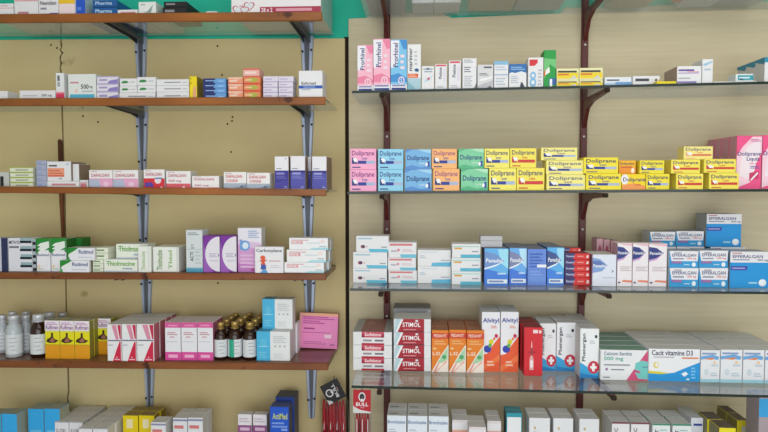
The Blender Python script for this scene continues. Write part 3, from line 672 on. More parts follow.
@design('grey_teal', 'd4dade', top='6a706c')
def f(a): a.r(0, 0, 1, .09, '4f9ab8').r(0, .09, 1, .12, '9cc4d4').l(.12, .88, .8, .94, 2, '8a949c').l(.3, .56, .5, .66, 2, 'a0a8ac').t('ACTI', .24, .26, .46, .48, '4a5058', 90).r(0, .54, 1, .55, 'a8b0b4').l(.55, .2, .9, .5, 4, 'c0c8cc')
@design('purple_arc', '7a2f9c', right='6a3a7a')
def f(a):
    n = 14; arc = [(1 - .88 * math.sin(math.pi * k / n) , .02 + .96 * (1 - math.cos(math.pi * k / n)) / 2) for k in range(n + 1)]
    a.p([(0, 0), (.6, 0), (.15, .4), (.12, .6), (0, .85)], '9a5ab8')
    a.p([(q[0] * .94, q[1]) for q in arc] , 'b48ac8'); a.p(arc, 'e4e0ea')
    a.l(.35, .42, .85, .52, 3, 'b8a8c8').l(.4, .3, .9, .34, 1, 'd0c8d8').c(.93, .47, .03, .04, '8a5aa8')
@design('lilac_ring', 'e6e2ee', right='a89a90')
def f(a):
    a.p([(0, 0), (1, 0), (1, .5), (0, .62)], 'd49cd0').p([(0, .62), (1, .5), (1, .66), (0, .74)], 'dcc0e0').p([(0, 0), (1, 0), (1, .14), (0, .2)], 'c07ac0')
    a.c(.30, .60, .22, .12, '6aa0dc').c(.32, .60, .13, .075, 'dce8f4').r(.10, .50, .18, .74, '6aa0dc').l(.45, .78, .9, .94, 4, '9ab0d4').l(.1, .1, .8, .4, 4, 'e0b8dc').c(.62, .06, .06, .03, 'b03a80')
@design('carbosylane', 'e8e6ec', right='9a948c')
def f(a):
    a.t('Carbosylane', .05, .76, .95, .92, '3a4a5a').l(.5, .44, .9, .48, 1, 'c8a0a0').c(.28, .58, .09, .09, 'e0603a').p([(.14, .46), (.24, .42), (.2, .3), (.38, .3), (.34, .42), (.44, .5), (.3, .52)], 'd8583a')
    a.p([(.22, .32), (.38, .32), (.40, .16), (.30, .12), (.20, .14)], '3a5aa8').p([(.18, 0), (.30, .14), (.40, .12), (.46, 0)], '5a9ad0').l(.55, .2, .9, .3, 2, 'd4d0d8')
@design('red_script', 'ecedf0', right='b8b8bc', top='b0b0b0')
def f(a): a.p([(.52, 0), (1, 0), (1, .20), (.6, .16)], 'a8d8e4').t('CLOSCIR', .06, .48, .36, .74, 'd8405a').l(.06, .78, .5, .85, 1, 'd8a0a8').l(.45, .55, .8, .6, 1, 'b8c8d4').c(.86, .72, .06, .14, 'f0dcdc').l(.78, .26, .95, .32, 1, '9aa8b8')
# ---- left, fifth shelf
@design('yellow_ants', 'e6dc1c', right='8f8a3c', top='8f8f7a')
def f(a):
    a.r(0, .74, 1, 1, 'ebe4ee').r(0, 0, 1, .37, 'e09a16').l(.1, .89, .9, .95, 2, 'c08ab8').t('Rufiman', .06, .77, .94, .88, '8a4a86')
    a.p([(0, .74), (1, .74), (.9, .70), (.5, .72), (.1, .70)], 'd8d88a').r(.42, .50, .56, .68, '3a2a1a').p([(.06, .47), (.35, .56), (.5, .60), (.66, .52), (.94, .48), (.7, .42), (.3, .41)], '4a3018').p([(.3, .46), (.5, .56), (.7, .47), (.5, .43)], 'a06a5a').p([(.10, .43), (.2, .55), (.3, .44)], '2a1c10')
    a.r(0, .36, 1, .38, 'c8a818')
@design('red_curve', 'e8e8ec', top='9a8088', right='c8707f')
def f(a):
    a.p([(.34, 0), (.96, 0), (.96, .52), (.80, .54), (.58, .28)], 'cc2048').p([(.30, 0), (.38, 0), (.66, .32), (.88, .54), (.78, .54)], 'f2e6ea')
    a.p([(.32, .98), (.72, .98), (.86, .60), (.62, .58)], 'd890a8').p([(.74, .98), (.98, .98), (.98, .60), (.9, .6)], 'c02a50').p([(.66, .98), (.74, .98), (.9, .6), (.84, .58)], 'f2e6ea')
    a.l(.04, .545, .98, .575, 1, '6a6a88').l(.06, .42, .4, .45, 1, 'b8b8c4').t('A', .62, .08, .74, .13, 'f0c8d4').l(.5, .03, .88, .06, 1, 'f0b8c8')
@design('pink_frame', 'e6e6ee', top='a8929c', right='b0607f')
def f(a): a.r(0, 0, 1, .22, 'd84a9c').r(0, .86, 1, 1, 'd85a9c').l(.2, .07, .8, .15, 1, 'f0b0d4').l(.15, .67, .8, .74, 2, 'c88a94').l(.3, .60, .6, .63, 1, 'd0a0a8').l(.1, .48, .8, .5, 1, 'c8c8d0').l(.2, .90, .8, .94, 1, 'e890bc')
@design('cyan_split', 'e4e6e8', top='93979a', right='8f9096', left='4fa8cc')
def f(a):
    a.r(0, 0, .41, 1, '48b2de').c(.2, .62, .1, .14, '5cbce2').l(.06, .47, .34, .50, 1, '9cd8ee').l(.06, .1, .3, .3, 3, '70c4e4')
    for u in (.56, .70, .84): a.c(u, .50, .03, .035, 'b0b4b8')
    a.l(.5, .62, .9, .85, 4, 'c8ccd0').l(.5, .1, .8, .25, 3, 'd2d6d8'); a.on('top').r(0, 0, .41, 1, '4fa0c0')
@design('pink_sheet', 'ee8cc4', top='a06a52', right='b0607a')
def f(a): a.r(0, .92, 1, 1, 'f2b08c').r(0, 0, .05, 1, 'f0b0a0').l(.1, .82, .9, .90, 2, 'c04a9c').l(.1, .70, .65, .78, 2, 'c04a9c').l(.12, .54, .4, .58, 1, 'a03a80').l(.08, .44, .8, .46, 1, 'c05aa0').r(.66, .30, .84, .40, 'f2d0e4').l(.12, .12, .7, .2, 2, 'd070b0').l(.8, .1, .93, .13, 1, 'b05090')
# ---- left, lowest shelf
@design('azure', '35aaea', top='98a294', right='a8ac98', left='1a78b4')
def f(a): a.l(.15, .3, .85, .52, 3, '6cc4f0').l(.2, .2, .8, .25, 1, 'a8dcf4').r(0, 0, 1, .12, '1f5fc0')
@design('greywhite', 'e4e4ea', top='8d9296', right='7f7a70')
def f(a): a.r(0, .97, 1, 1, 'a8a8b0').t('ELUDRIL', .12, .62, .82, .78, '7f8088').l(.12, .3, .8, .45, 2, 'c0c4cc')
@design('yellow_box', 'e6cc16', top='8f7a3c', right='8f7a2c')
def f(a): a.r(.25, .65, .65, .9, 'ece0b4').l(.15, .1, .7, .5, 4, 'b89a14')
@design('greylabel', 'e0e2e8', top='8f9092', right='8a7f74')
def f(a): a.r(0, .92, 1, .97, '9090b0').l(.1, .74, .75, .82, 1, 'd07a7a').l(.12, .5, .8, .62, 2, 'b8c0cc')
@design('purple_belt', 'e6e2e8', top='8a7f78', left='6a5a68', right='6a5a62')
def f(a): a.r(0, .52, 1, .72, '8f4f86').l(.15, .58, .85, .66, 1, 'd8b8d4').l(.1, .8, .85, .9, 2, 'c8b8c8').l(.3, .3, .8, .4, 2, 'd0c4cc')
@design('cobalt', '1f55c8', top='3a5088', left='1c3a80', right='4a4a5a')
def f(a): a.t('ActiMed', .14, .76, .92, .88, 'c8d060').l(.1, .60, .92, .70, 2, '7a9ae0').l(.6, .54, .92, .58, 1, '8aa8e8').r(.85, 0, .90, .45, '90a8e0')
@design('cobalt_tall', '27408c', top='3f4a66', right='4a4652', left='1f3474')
def f(a): a.r(.1, .80, .95, .90, '4a5a80')
# ------------------------------------------------------------------ placing cartons on the shelves
class Rec: pass
CACHE = {}
GAP = .0004
def C(sh, x0, x1, y0, y1, dsg, label, grp=None, set=None, dep=.055, on=None, rot=0.0, cat='medicine box', name='medicine_carton', hfix=None, ext=0):
    """carton whose front face spans x0..x1, y0..y1 of the 768x432 view; stands on shelf `sh` or on another carton `on`"""
    s = S[sh]; xm = (x0 + x1) / 2
    if set is None:
        if on: Y = on.Y
        elif s.auto:                            # the foot of the front face on the shelf gives the distance
            d = ray(xm, y1); k = s.z0 - s.slope * s.x0
            t = (k + s.slope * CAM.x - CAM.z) / (d.z - s.slope * d.x); Y = CAM.y + d.y * t
            Y = min(max(Y, -s.depth + .002), -.03)
        else: Y = -s.depth + .016
    else: Y = -s.depth + set
    ym = (y0 + y1) / 2
    a, b = at_y(x0, ym, Y).x, at_y(x1, ym, Y).x
    top = at_y(xm, y0, Y).z
    z0 = (on.top + GAP) if on else max(s.z(a), s.z(b)) + GAP
    if hfix: top = z0 + hfix
    w, h = b - a - .0006, max(top - z0, .004)
    d_ = min(dep, -Y - .008)
    if rot: d_ = min(d_, -Y - .008 - abs(math.sin(math.radians(rot))) * w)
    key = None
    for k, me in CACHE.get(dsg, []):
        if all(abs(k[i] / q - 1) < .13 for i, q in enumerate((w, d_, h))): key = (k, me); break
    if not key:
        key = ((w, d_, h), carton_mesh(dsg, w, d_, h)); CACHE.setdefault(dsg, []).append(key)
    o = bpy.data.objects.new(name, key[1]); COL.objects.link(o)
    o.scale = (w / key[0][0], d_ / key[0][1], h / key[0][2])
    o.location = ((a + b) / 2, Y, z0); o.rotation_euler = (0, 0, math.radians(rot))
    tag(o, label, cat, grp)
    r = Rec(); r.o = o; r.Y = Y; r.top = z0 + h; r.w = w; r.d = d_; r.h = h; r.sh = sh; r.label = label
    return r
def behind(rec, label, grp=None, dx=0.0, dz=0.0, gap=.0012, on=None, dy=None):
    """the next carton of the same kind, one row further back"""
    s = S[rec.sh]; Y = rec.Y + (dy if dy else rec.d + gap)
    if Y + rec.d > -.006: return None
    o = rec.o.copy(); COL.objects.link(o); o.location = (rec.o.location.x + dx, Y, rec.o.location.z + dz)
    if not on and abs(dx) > 0: o.location.z = max(o.location.z, s.z(o.location.x - rec.w / 2) + GAP, s.z(o.location.x + rec.w / 2) + GAP)
    tag(o, label, o['category'], grp or rec.o.get('group'))
    r = Rec(); r.__dict__.update(rec.__dict__); r.o = o; r.Y = Y; return r
NUM = ['front', 'second', 'third', 'fourth', 'fifth', 'sixth']
def pos(i, n): return {1: ['only'], 2: ['left', 'right'], 3: ['leftmost', 'middle', 'rightmost']}.get(n, ['first', 'second', 'third', 'fourth', 'fifth', 'sixth'])[i]
LEV = {2: ['lower', 'upper'], 3: ['bottom', 'middle', 'top'], 4: ['bottom', 'second lowest', 'second highest', 'top'], 5: ['bottom', 'second lowest', 'middle', 'second highest', 'top']}
def grid(sh, cols, dsg, desc, place, rows, dep, grp, set=None, rowdx=0.0, gap=.0015):
    out = []
    for i, c in enumerate(cols):
        colw = '' if len(cols) == 1 else pos(i, len(cols)) + ' column '
        r = C(sh, *c, dsg, f'{desc}, {colw}front row, {place}', grp, set=set, dep=dep)
        out.append(r)
        q = r
        for k in range(1, rows):
            q = behind(q, f'{desc}, {colw}{NUM[k]} row back, {place}', grp, dx=rowdx, gap=gap)
            if not q: break
    return out
def stack(sh, items, dsg, desc, grp, set=None, dep=.055):
    """items bottom first; (x0, x1, y0, y1) each"""
    prev = None; n = len(items)
    for i, c in enumerate(items):
        ds = dsg[i] if isinstance(dsg, (list, tuple)) else dsg
        prev = C(sh, *c, ds, desc.replace('@', LEV[n][i]), grp, set=set if not prev else None, dep=dep, on=prev)
    return prev

# ==== right, second glass shelf
g = 'nasal spray cartons on the second glass shelf'; sh = 'G2'
C(sh, 357.5, 373, 45, 90.5, 'prorhinel_pink', 'pink nasal spray carton, shorter and at the glass shelf end', g, dep=.045)
C(sh, 373.3, 390.3, 38.8, 90.3, 'prorhinel_pink', 'pink nasal spray carton, taller, touching the blue one', g, dep=.045)
C(sh, 390.6, 407, 39.4, 90.3, 'prorhinel_blue', 'tall blue nasal spray carton between pink ones and orange-banded carton', g, dep=.045)
C(sh, 407.4, 421, 44.2, 90, 'marimer', 'white carton with large vertical black lettering and an orange band', dep=.045)
C(sh, 421.6, 434.2, 66, 90, 'nasal_small', 'small white carton with a blue and red motif, second glass shelf')
g = 'small red-topped drop cartons'
C(sh, 435, 447, 64, 89.8, 'redtop_drops', 'small white carton with red top bar, shorter of the two', g)
C(sh, 448.6, 461, 60.5, 89.6, 'redtop_drops', 'small white carton with red top bar, taller of the two', g)
C(sh, 462.4, 476.6, 58.2, 89.4, 'grey_lines', 'white carton with grey text lines, beside the red-barred small cartons')
C(sh, 477.4, 493.4, 64.6, 89, 'foil_wrap', 'crinkled grey-white pack on second glass shelf', dep=.04)
C(sh, 494, 508.4, 61, 88.6, 'sky_band', 'white carton with pale blue top band on second glass shelf')
C(sh, 509, 526.6, 64, 88.4, 'blue_top', 'carton with ragged blue top and white lower half')
C(sh, 528, 543.5, 57.4, 87.8, 'redcross_eight', 'white carton with a red corner block and pale blue rings')
C(sh, 543.8, 556, 50, 87.4, 'green_spray', 'tall green carton beside the yellow flat boxes')
g = 'yellow flat boxes on the second glass shelf'
a = C(sh, 556.5, 579, 80.2, 87, 'yellow_flat', 'yellow and cream flat box, lower one beside green carton', g)
C(sh, 556.5, 579, 68.4, 80, 'yellow_flat', 'yellow and cream flat box, upper one beside green carton', g, on=a)
a = C(sh, 579.3, 603, 80, 86.6, 'yellow_flat', 'yellow and cream flat box, lower one above the maroon bracket', g)
C(sh, 579.3, 603, 67.8, 79.8, 'yellow_flat', 'yellow and cream flat box, upper one over the maroon upright', g, on=a)
C(sh, 604.6, 631.6, 77, 86, 'blue_flat', 'flat white and blue box lying beside the yellow boxes')
C(sh, 632.6, 660, 75.8, 85.5, 'white_flat', 'flat white box with an orange squiggle at its end', set=.05)
C(sh, 656.5, 676.5, 81.2, 84.6, 'yellow', 'very flat plain yellow box on the glass shelf edge', set=.006, dep=.035)
C(sh, 677, 701.5, 66, 84.2, 'purple_text', 'white carton with purple text, grey flank turned to view', dep=.10, set=.02)
C(sh, 702, 713, 59, 84, 'tall_blue', 'taller white carton with a pale blue stroke beside purple-text carton', dep=.07, set=.03)
g = 'thin white boxes lying on the second glass shelf'
C(sh, 713.5, 735, 81.6, 83.6, 'white', 'thin white box lying under the free end of teal box row', g, set=.012, dep=.06)
tb = C(sh, 735.3, 757, 81, 83.2, 'white', 'thin white box lying under the teal flat box', g, set=.012, dep=.06)
C(sh, 735.6, 753.5, 73.8, 80.8, 'teal_flat', 'small flat teal box lying on a thin white box', on=tb, dep=.05)
g = 'teal-topped white cartons'
r = C(sh, 764.5, 790, 57, 82.4, 'teal_top', 'teal-topped white carton in front of two alike at the frame edge', g, set=.03, dep=.052)
r = behind(r, 'teal-topped white carton, second row of the receding three', g, gap=.003)
r = behind(r, 'teal-topped white carton, rearmost of the receding three', g, gap=.003) if r else None
# ==== top glass shelf (undersides seen through the glass)
C('G1', 412, 434, -36, -8, 'white', 'white box on the top glass shelf, its base seen from below', dep=.12, set=.13)
C('G1', 434.5, 461, -34, -8, 'sky_band', 'pale blue box on the top glass shelf, its base seen from below', dep=.12, set=.13) 
C('G1', 690, 727, -42, -18, 'white', 'white box with grey base on the top glass shelf', dep=.12, set=.13)
C('G1', 678.5, 687, -42, -18, 'peach', 'small orange box on the top glass shelf, next to a white one', dep=.05, set=.14)

g = 'cartons on the top glass shelf whose bases show through it'
C('G1', 364, 404, -38, -8, 'grey', 'grey carton base on the top glass shelf, nearest the panel joint', g, dep=.20, set=.05)
C('G1', 472, 520, -36, -9, 'beige', 'beige carton base on the top glass shelf, beside the pale blue one', g, dep=.19, set=.05)
C('G1', 522, 572, -36, -10, 'grey', 'grey carton base on the top glass shelf, before the middle upright', g, dep=.19, set=.05)
C('G1', 622, 668, -36, -14, 'beige', 'beige carton base on the top glass shelf, beside small orange one', g, dep=.19, set=.05)
C('G1', 738, 790, -36, -17, 'grey', 'grey carton base on the top glass shelf, at the frame edge', g, dep=.19, set=.05)

# ==== right, third glass shelf
sh = 'G3'; g = 'pastel fever remedy cartons on the third glass shelf'
def pair(c0, c1, d, desc):
    stack(sh, [c0, c1], d, f'{desc} carton, @ one of its pair, third glass shelf', g, set=.012, dep=.075)
pair((350, 376.4, 169.6, 191.4), (350, 376.2, 148.6, 169.3), 'doli_pink', 'pink fever remedy')
pair((378, 403.2, 169.6, 191.4), (378, 403.5, 149, 169.3), 'doli_sky', 'light blue fever remedy')
pair((404.6, 431.6, 169.4, 191.3), (405.4, 431, 149.4, 169.2), 'doli_blue', 'wavy deep blue fever remedy')
pair((433, 459.6, 168.9, 191), (431.8, 457, 148.8, 168.6), 'doli_orange', 'orange fever remedy')
pair((460.8, 488, 168.8, 191), (458.4, 484, 148.8, 168.5), 'doli_green', 'wavy green fever remedy')
pair((489, 516.3, 168.2, 190.6), (484.4, 509.6, 148.6, 168), 'doli_yellow', 'yellow blue-striped fever remedy')
pair((516.6, 544.6, 168, 190.4), (510, 536.4, 148.2, 167.8), 'doli_yred', 'yellow red-striped fever remedy')
stack(sh, [(546.4, 585.4, 174.8, 190), (546, 584, 160.4, 174.5), (541, 577.4, 147.6, 160)], 'doli_pale', 'pale yellow wide carton, @ of the stack beside the maroon upright', g, set=.012, dep=.06)
stack(sh, [(586, 621.4, 173.6, 189.8), (583.6, 618.4, 157.4, 173.3)], 'doli_strong', 'bright yellow wide carton, @ one in front of the maroon upright', g, set=.006, dep=.06)
a = C(sh, 621.8, 645.6, 174, 189.6, 'doli_mix', 'yellow carton with orange foot and white swirl, third glass shelf', g, set=.012, dep=.06)
C(sh, 618.8, 636, 160.4, 173.8, 'doli_orangeback', 'amber carton lying on the orange-footed yellow one', g, set=.03, dep=.05, on=a)
a = C(sh, 646, 669.6, 173.8, 189.4, 'doli_strong', 'bright yellow narrow carton, lower, beside the orange-footed one', g, set=.012, dep=.08)
C(sh, 639.6, 664.4, 160.3, 173.5, 'doli_strong', 'bright yellow narrow carton, upper, over the orange-footed one', g, on=a, dep=.08)
b = C(sh, 676, 703.4, 173.6, 189, 'doli_yred', 'yellow red-striped small carton, lower, away from the pink cartons', g, set=.01, dep=.10)
c = C(sh, 709, 739, 173, 188.6, 'doli_yred', 'yellow red-striped small carton, lower, against the pink cartons', g, set=.006, dep=.045)
b2 = C(sh, 671, 700.4, 159.6, 173.3, 'doli_yred', 'yellow red-striped small carton, upper, away from the pink cartons', g, on=b, dep=.10)
c2 = C(sh, 704, 736.2, 159, 172.7, 'doli_yred', 'yellow red-striped small carton, upper, nearest the pink cartons', g, on=c, dep=.045)
C(sh, 683.6, 713, 146.4, 159, 'doli_paler', 'pale yellow carton topping the small red-striped stacks', g, on=b2, set=.02, dep=.045)
g = 'pink syrup cartons'
r = C(sh, 736.4, 761.6, 135.6, 188.4, 'doli_liquiz', 'big pink liquid remedy carton, front of the row beside yellow cartons', g, set=.055, dep=.046)
q = r
for k in range(1, 4):
    q = behind(q, f'big pink liquid remedy carton, {NUM[k]} row back behind yellow cartons', g, gap=.002)
    if not q: break
C(sh, 762.2, 788, 135, 188, 'doli_liquiz', 'big pink liquid remedy carton cut by the frame edge', g, set=.055, dep=.046)

# ==== right, fourth glass shelf
sh = 'G4'; g = 'white and aqua flat cartons on the fourth glass shelf'
ss = .105
stack(sh, [(353, 387, 268.4, 283), (353, 387.4, 252.2, 268), (356, 388.6, 236, 250.6)], 'aqua_a', 'white and aqua carton with dark dots, @ of the outermost stack', g, set=ss, dep=.075)
stack(sh, [(388.4, 417, 270.4, 283), (387.8, 416, 257.8, 270), (388.2, 416.6, 242.4, 257)], 'aqua_b', 'white and aqua carton with red script, @ of the second stack', g, set=ss, dep=.075)
stack(sh, [(417.6, 451, 266.4, 283), (417.6, 451, 250, 266)], 'aqua_c', 'white and aqua plain carton, @ one of the two-high stack', g, set=ss, dep=.075)
stack(sh, [(451.6, 481, 271.4, 284), (451.4, 480.8, 258, 271), (452, 480.6, 244, 257)], 'aqua_d', 'white and aqua carton with amber mark, @ of the stack beside blue', g, set=ss - .02, dep=.075)
g = 'blue painkiller cartons on the fourth glass shelf'
a = C(sh, 484.4, 508.4, 248.4, 284.5, 'panadol_a', 'blue carton with swoosh, turned slightly, beside the aqua stacks', g, set=.07, dep=.09)
for k, (y0, y1) in enumerate(((241, 245.4), (236, 240.6))):
    a = C(sh, 480.4, 502.5, y0, y1, 'grey', f'flat grey-white box, {LEV[2][k]} of two lying on the blue carton', 'flat boxes on blue carton', set=.10 if k == 0 else None, on=a, dep=.05)
r = C(sh, 509.2, 526.8, 248, 283.4, 'panadol_b', 'blue carton with purple swoosh, second in the blue row', g, set=.085, dep=.085)
behind(r, 'blue carton behind the purple-swoosh one, darker in the back row', g)
r = C(sh, 527.6, 546.4, 249, 284.6, 'panadol_side', 'plain blue carton with a white bar, between two swoosh cartons', g, set=.075, dep=.085)
behind(r, 'plain blue carton in the back row between swoosh cartons', g)
r = C(sh, 547, 564, 247.4, 283.6, 'panadol_c', 'blue carton with navy swoosh, beside the red flat stack', g, set=.085, dep=.085)
behind(r, 'blue carton in the back row nearest the red stack', g)
top = stack(sh, [(564.6, 590.2, 277.6, 283.6), (564.6, 590, 271.6, 277.4), (564.6, 590, 265.6, 271.4), (564.6, 590, 259.4, 265.4), (564.8, 590, 253.4, 259.2)], 'redblue', 'flat red and navy carton, @ of the stack of five', 'flat red and navy cartons', set=.09, dep=.08)
C(sh, 563, 581, 248, 253.2, 'redblue', 'flat red and navy carton lying set back across the stack of five', 'flat red and navy cartons', set=.125, on=top, dep=.05)
C(sh, 592.4, 616.4, 254.6, 284, 'panadol_white', 'white carton with pale blue swoosh beside the red stack', set=.07, dep=.11)
g = 'tall pinkish-white painkiller cartons'
for i, c in enumerate(((617.2, 632.2, 243, 284), (632.6, 648.4, 243.2, 284), (648.8, 667, 243.6, 284.4))):
    C(sh, *c, 'panadol_tall', f'tall pinkish-white carton with navy swoosh, {pos(i, 3)} of three', g, set=.075, dep=.05)
g = 'pink boxes with round ends behind the tall cartons'
for i, c in enumerate(((596.5, 603, 238.6, 272), (603.5, 610, 239.4, 272), (610.4, 618, 240.6, 272))):
    C(sh, *c, 'pink_cylinder_end', f'pink back-row box with a round mark, {pos(i, 3)} of three', g, set=.20, dep=.06)
g = 'small blue and white tablet cartons'
stack(sh, [(669.2, 698.6, 268, 285.2), (669.2, 698.6, 251, 267.7)], 'eff_small', 'small blue and white tablet carton, @, next to the tall pinkish ones', g, set=.065, dep=.07)
stack(sh, [(699, 728.2, 268, 285.4), (699, 728.2, 250.6, 267.7)], 'eff_small', 'small blue and white tablet carton, @, next to the big blue one', g, set=.065, dep=.07)
b1 = C(sh, 650, 676, 246.6, 262, 'eff_small', 'small blue tablet carton, lower back row, behind tall pinkish ones', g, set=.19, dep=.07)
C(sh, 649.6, 675.4, 231.8, 246.3, 'eff_small', 'small blue tablet carton, upper back row, behind tall pinkish cartons', g, on=b1, dep=.07)
b1 = C(sh, 676.6, 704.4, 246.6, 262, 'eff_small', 'small blue tablet carton, lower back row, hidden behind front pair', g, set=.19, dep=.07)
C(sh, 676, 704, 231.2, 246.3, 'eff_small', 'small blue tablet carton, upper back row, beside the raised big one', g, on=b1, dep=.07)
g = 'big blue and white tablet cartons'
C(sh, 730, 769, 251.6, 286, 'eff_big', 'big blue and white tablet carton in front, at the frame edge', g, set=.06, dep=.075)
b1 = C(sh, 710, 745, 247, 280, 'eff_big', 'big blue tablet carton in the back row, under the raised one', g, set=.18, dep=.075)
C(sh, 706.4, 741.4, 214, 246.6, 'eff_big', 'big blue and white tablet carton raised on the back row', g, on=b1, dep=.075)

# ==== right, fifth glass shelf
sh = 'G5'
a = stack(sh, [(353, 392, 358.4, 371.8), (353, 392, 345.2, 358.2), (353, 392, 332, 345)], 'redlabel', 'wide white carton with crimson label, @ of the three-high stack', 'crimson-labelled cartons', set=.15, dep=.19)
b = stack(sh, [(393.6, 431, 358.4, 371.8), (393.6, 431, 345.4, 358.2), (393.6, 431, 332.4, 345.2), (393.6, 431, 319, 332.2)], 'stimol', 'dark red and white carton, @ of the four-high stack', 'dark red tonic cartons', set=.15, dep=.10)
b1 = C(sh, 393.4, 430.8, 332, 345, 'stimol_back', 'grey-sided carton, lower, standing behind the dark red stack', 'grey cartons behind the dark red stack', set=.26, dep=.10, hfix=.145)
C(sh, 393.4, 430.6, 308.4, 319, 'stimol_back', 'grey-sided carton showing above the dark red stack', 'grey cartons behind the dark red stack', on=b1, dep=.09)
grid(sh, [(431.6, 448.6, 330.2, 371.8), (449, 466, 329.8, 371.8), (466.4, 484, 330.4, 372)], 'pedia', 'orange syrup carton with white leaf', 'beside dark red stack', 3, .052, 'orange syrup cartons', set=.15)
r = None
for i, c in enumerate(((481.6, 500, 312, 368), (500.5, 518.6, 311.8, 368))):
    r = C(sh, *c, 'alvityl', f'tall white and orange vitamin carton, {pos(i, 2)} one in front', 'white and orange vitamin cartons', set=.165, dep=.058)
    # the orange cartons' last column stands just in front of the first one
    behind(r, f'tall white and orange vitamin carton behind the {pos(i, 2)} front one', 'white and orange vitamin cartons')
grid(sh, [(524, 542.6, 327.4, 374)], 'red_ampoule', 'red carton with ampoule picture', 'beside white and orange cartons', 3, .05, 'red ampoule cartons', set=.13, rowdx=-.003)
for i, c in enumerate(((539.5, 556, 323.4, 369.6), (556.5, 575.6, 322.6, 370))):
    r = C(sh, *c, 'phenergan', f'white carton with vertical lettering, {("half hidden by red carton", "fully shown in the middle")[i]}', 'white cartons with a red cross disc', set=.185, dep=.055)
    behind(r, f'white carton with red disc, back row behind {("half hidden", "fully shown")[i]} one', 'white cartons with a red cross disc')
r = C(sh, 580, 599, 328.6, 376.4, 'phenergan', 'white carton with vertical lettering, nearest, beside the calcium box', 'white cartons with a red cross disc', set=.12, dep=.055)
q = r
for k in range(1, 4):
    q = behind(q, f'white carton with red disc, {NUM[k]} row behind the nearest one', 'white cartons with a red cross disc')
    if not q: break
grid(sh, [(600.4, 648, 350, 379.4)], 'calcium', 'wide white carton with teal and pink corner', 'beside the yellow-blue vitamin box', 4, .056, 'teal-topped calcium cartons', set=.105)
grid(sh, [(648.4, 700, 349, 380.4)], 'cacit', 'wide white carton with blue wave', 'beside the calcium box', 4, .056, 'blue-wave vitamin cartons', set=.105)
grid(sh, [(700.6, 720, 350.2, 380.6), (720.6, 742.4, 349.8, 380.8), (743, 764.4, 350, 381)], 'white_orange_blue', 'small white carton, orange-blue top', 'beside the blue-wave box', 4, .056, 'small white orange-blue cartons', set=.105)
grid(sh, [(765, 787, 350.4, 381.4)], 'white_orange_blue', 'small white carton at the very frame edge', 'fifth glass shelf', 4, .056, 'small white orange-blue cartons', set=.105)

# ==== right, lowest glass shelf
sh = 'G6'
grid(sh, [(387, 406.4, 415.6, 470), (407.4, 427.4, 416, 470), (428.4, 448.6, 416.4, 470)], 'bronch', 'pale blue-white carton', 'lowest shelf near the razors', 2, .056, 'pale blue-white cartons', set=.10)
g = 'cartons with peach and plum bands'
for i, c in enumerate(((452, 468, 420, 470), (468.8, 486, 427, 472), (487, 501, 421, 470))):
    r = C(sh, *c, 'pinkband', f'small carton with peach band, {pos(i, 3)} of three, lowest shelf', g, set=(.12, .07, .12)[i], dep=.046)
    behind(r, f'small carton with peach band, behind the {pos(i, 3)} one', g, gap=.004)
r = C(sh, 506, 522, 413, 470, 'tealwhite', 'teal and white carton between peach-banded and plain white ones', 'teal and white cartons', set=.12, dep=.03)
behind(r, 'teal and white carton behind the front teal one', 'teal and white cartons')
grid(sh, [(529, 550, 418, 476), (553, 573, 418.4, 476), (579, 599, 419, 476)], 'white_small', 'plain white carton, tan marks', 'lowest shelf by middle upright', 2, .044, 'plain white cartons', set=.10)
grid(sh, [(611.4, 629.4, 422, 478), (630.6, 649, 422.4, 478)], 'maroon_edge', 'white carton with maroon top edge', 'lowest glass shelf', 2, .05, 'maroon-edged cartons', set=.09)
grid(sh, [(652, 670, 423.6, 478), (672, 691, 424, 478)], 'green_edge', 'white carton with green top edge', 'lowest glass shelf', 2, .058, 'green-edged cartons', set=.085, rowdx=-.002)
C(sh, 690.5, 703, 418, 470, 'blue_line', 'white carton with a short blue line, behind green-edged cartons', set=.15, dep=.10)
r = C(sh, 718.6, 735.2, 428, 482, 'yellow_dark', 'bright yellow carton, nearer one, lowest glass shelf', 'bright yellow cartons', set=.06, dep=.065)
q = behind(r, 'bright yellow carton behind the nearer one', 'bright yellow cartons', dx=-.004)
r = C(sh, 736.4, 748, 420.6, 478, 'yellow_dark', 'bright yellow carton set back beside the mauve-sided box', 'bright yellow cartons', set=.15, dep=.065)
behind(r, 'bright yellow carton at the back beside the mauve-sided box', 'bright yellow cartons')
C(sh, 758, 800, 397.5, 492, 'mauve_big', 'large blue-fronted box with mauve side at the frame edge', set=.02, dep=.07)

# ==== left, top shelf
sh = 'L1'; g = 'white pink-lined cartons on the top shelf'
C(sh, -14, 13.4, 3.5, 14, 'white_pinkline', 'white pink-lined carton, lower, at the outer frame edge', g, set=.02, dep=.225)
C(sh, 14, 38, -8, 14, 'white_pinkline', 'white pink-lined carton beside the blue-cornered one', g, set=.02, dep=.225)
C(sh, 38.4, 58.2, -12, 14, 'neuro', 'white carton with purple and blue corners, top shelf', set=.02, dep=.225)
C(sh, 58.6, 74.8, -10, 14, 'pink_yellowband', 'pinkish carton with a yellow band on the top shelf', set=.02, dep=.225)
C(sh, 75.2, 85, -14, 14, 'royal_blue', 'narrow royal blue carton beside the yellow-banded one', set=.02, dep=.225)
stack(sh, [(92.4, 117, 7.4, 14), (92.4, 117, 0, 7.2)], 'dark_blue', 'flat dark blue carton, @ of the two on the top shelf', 'flat dark blue cartons', set=.02, dep=.225)
C(sh, 117.4, 137.4, 9.6, 14, 'flat_pinktext', 'flat white box with pink text beside the dark blue pair', set=.02, dep=.225)
C(sh, 138.4, 156, 1.8, 13.6, 'grey_picture', 'white box with a grey-green picture on the top shelf', set=.02, dep=.225)
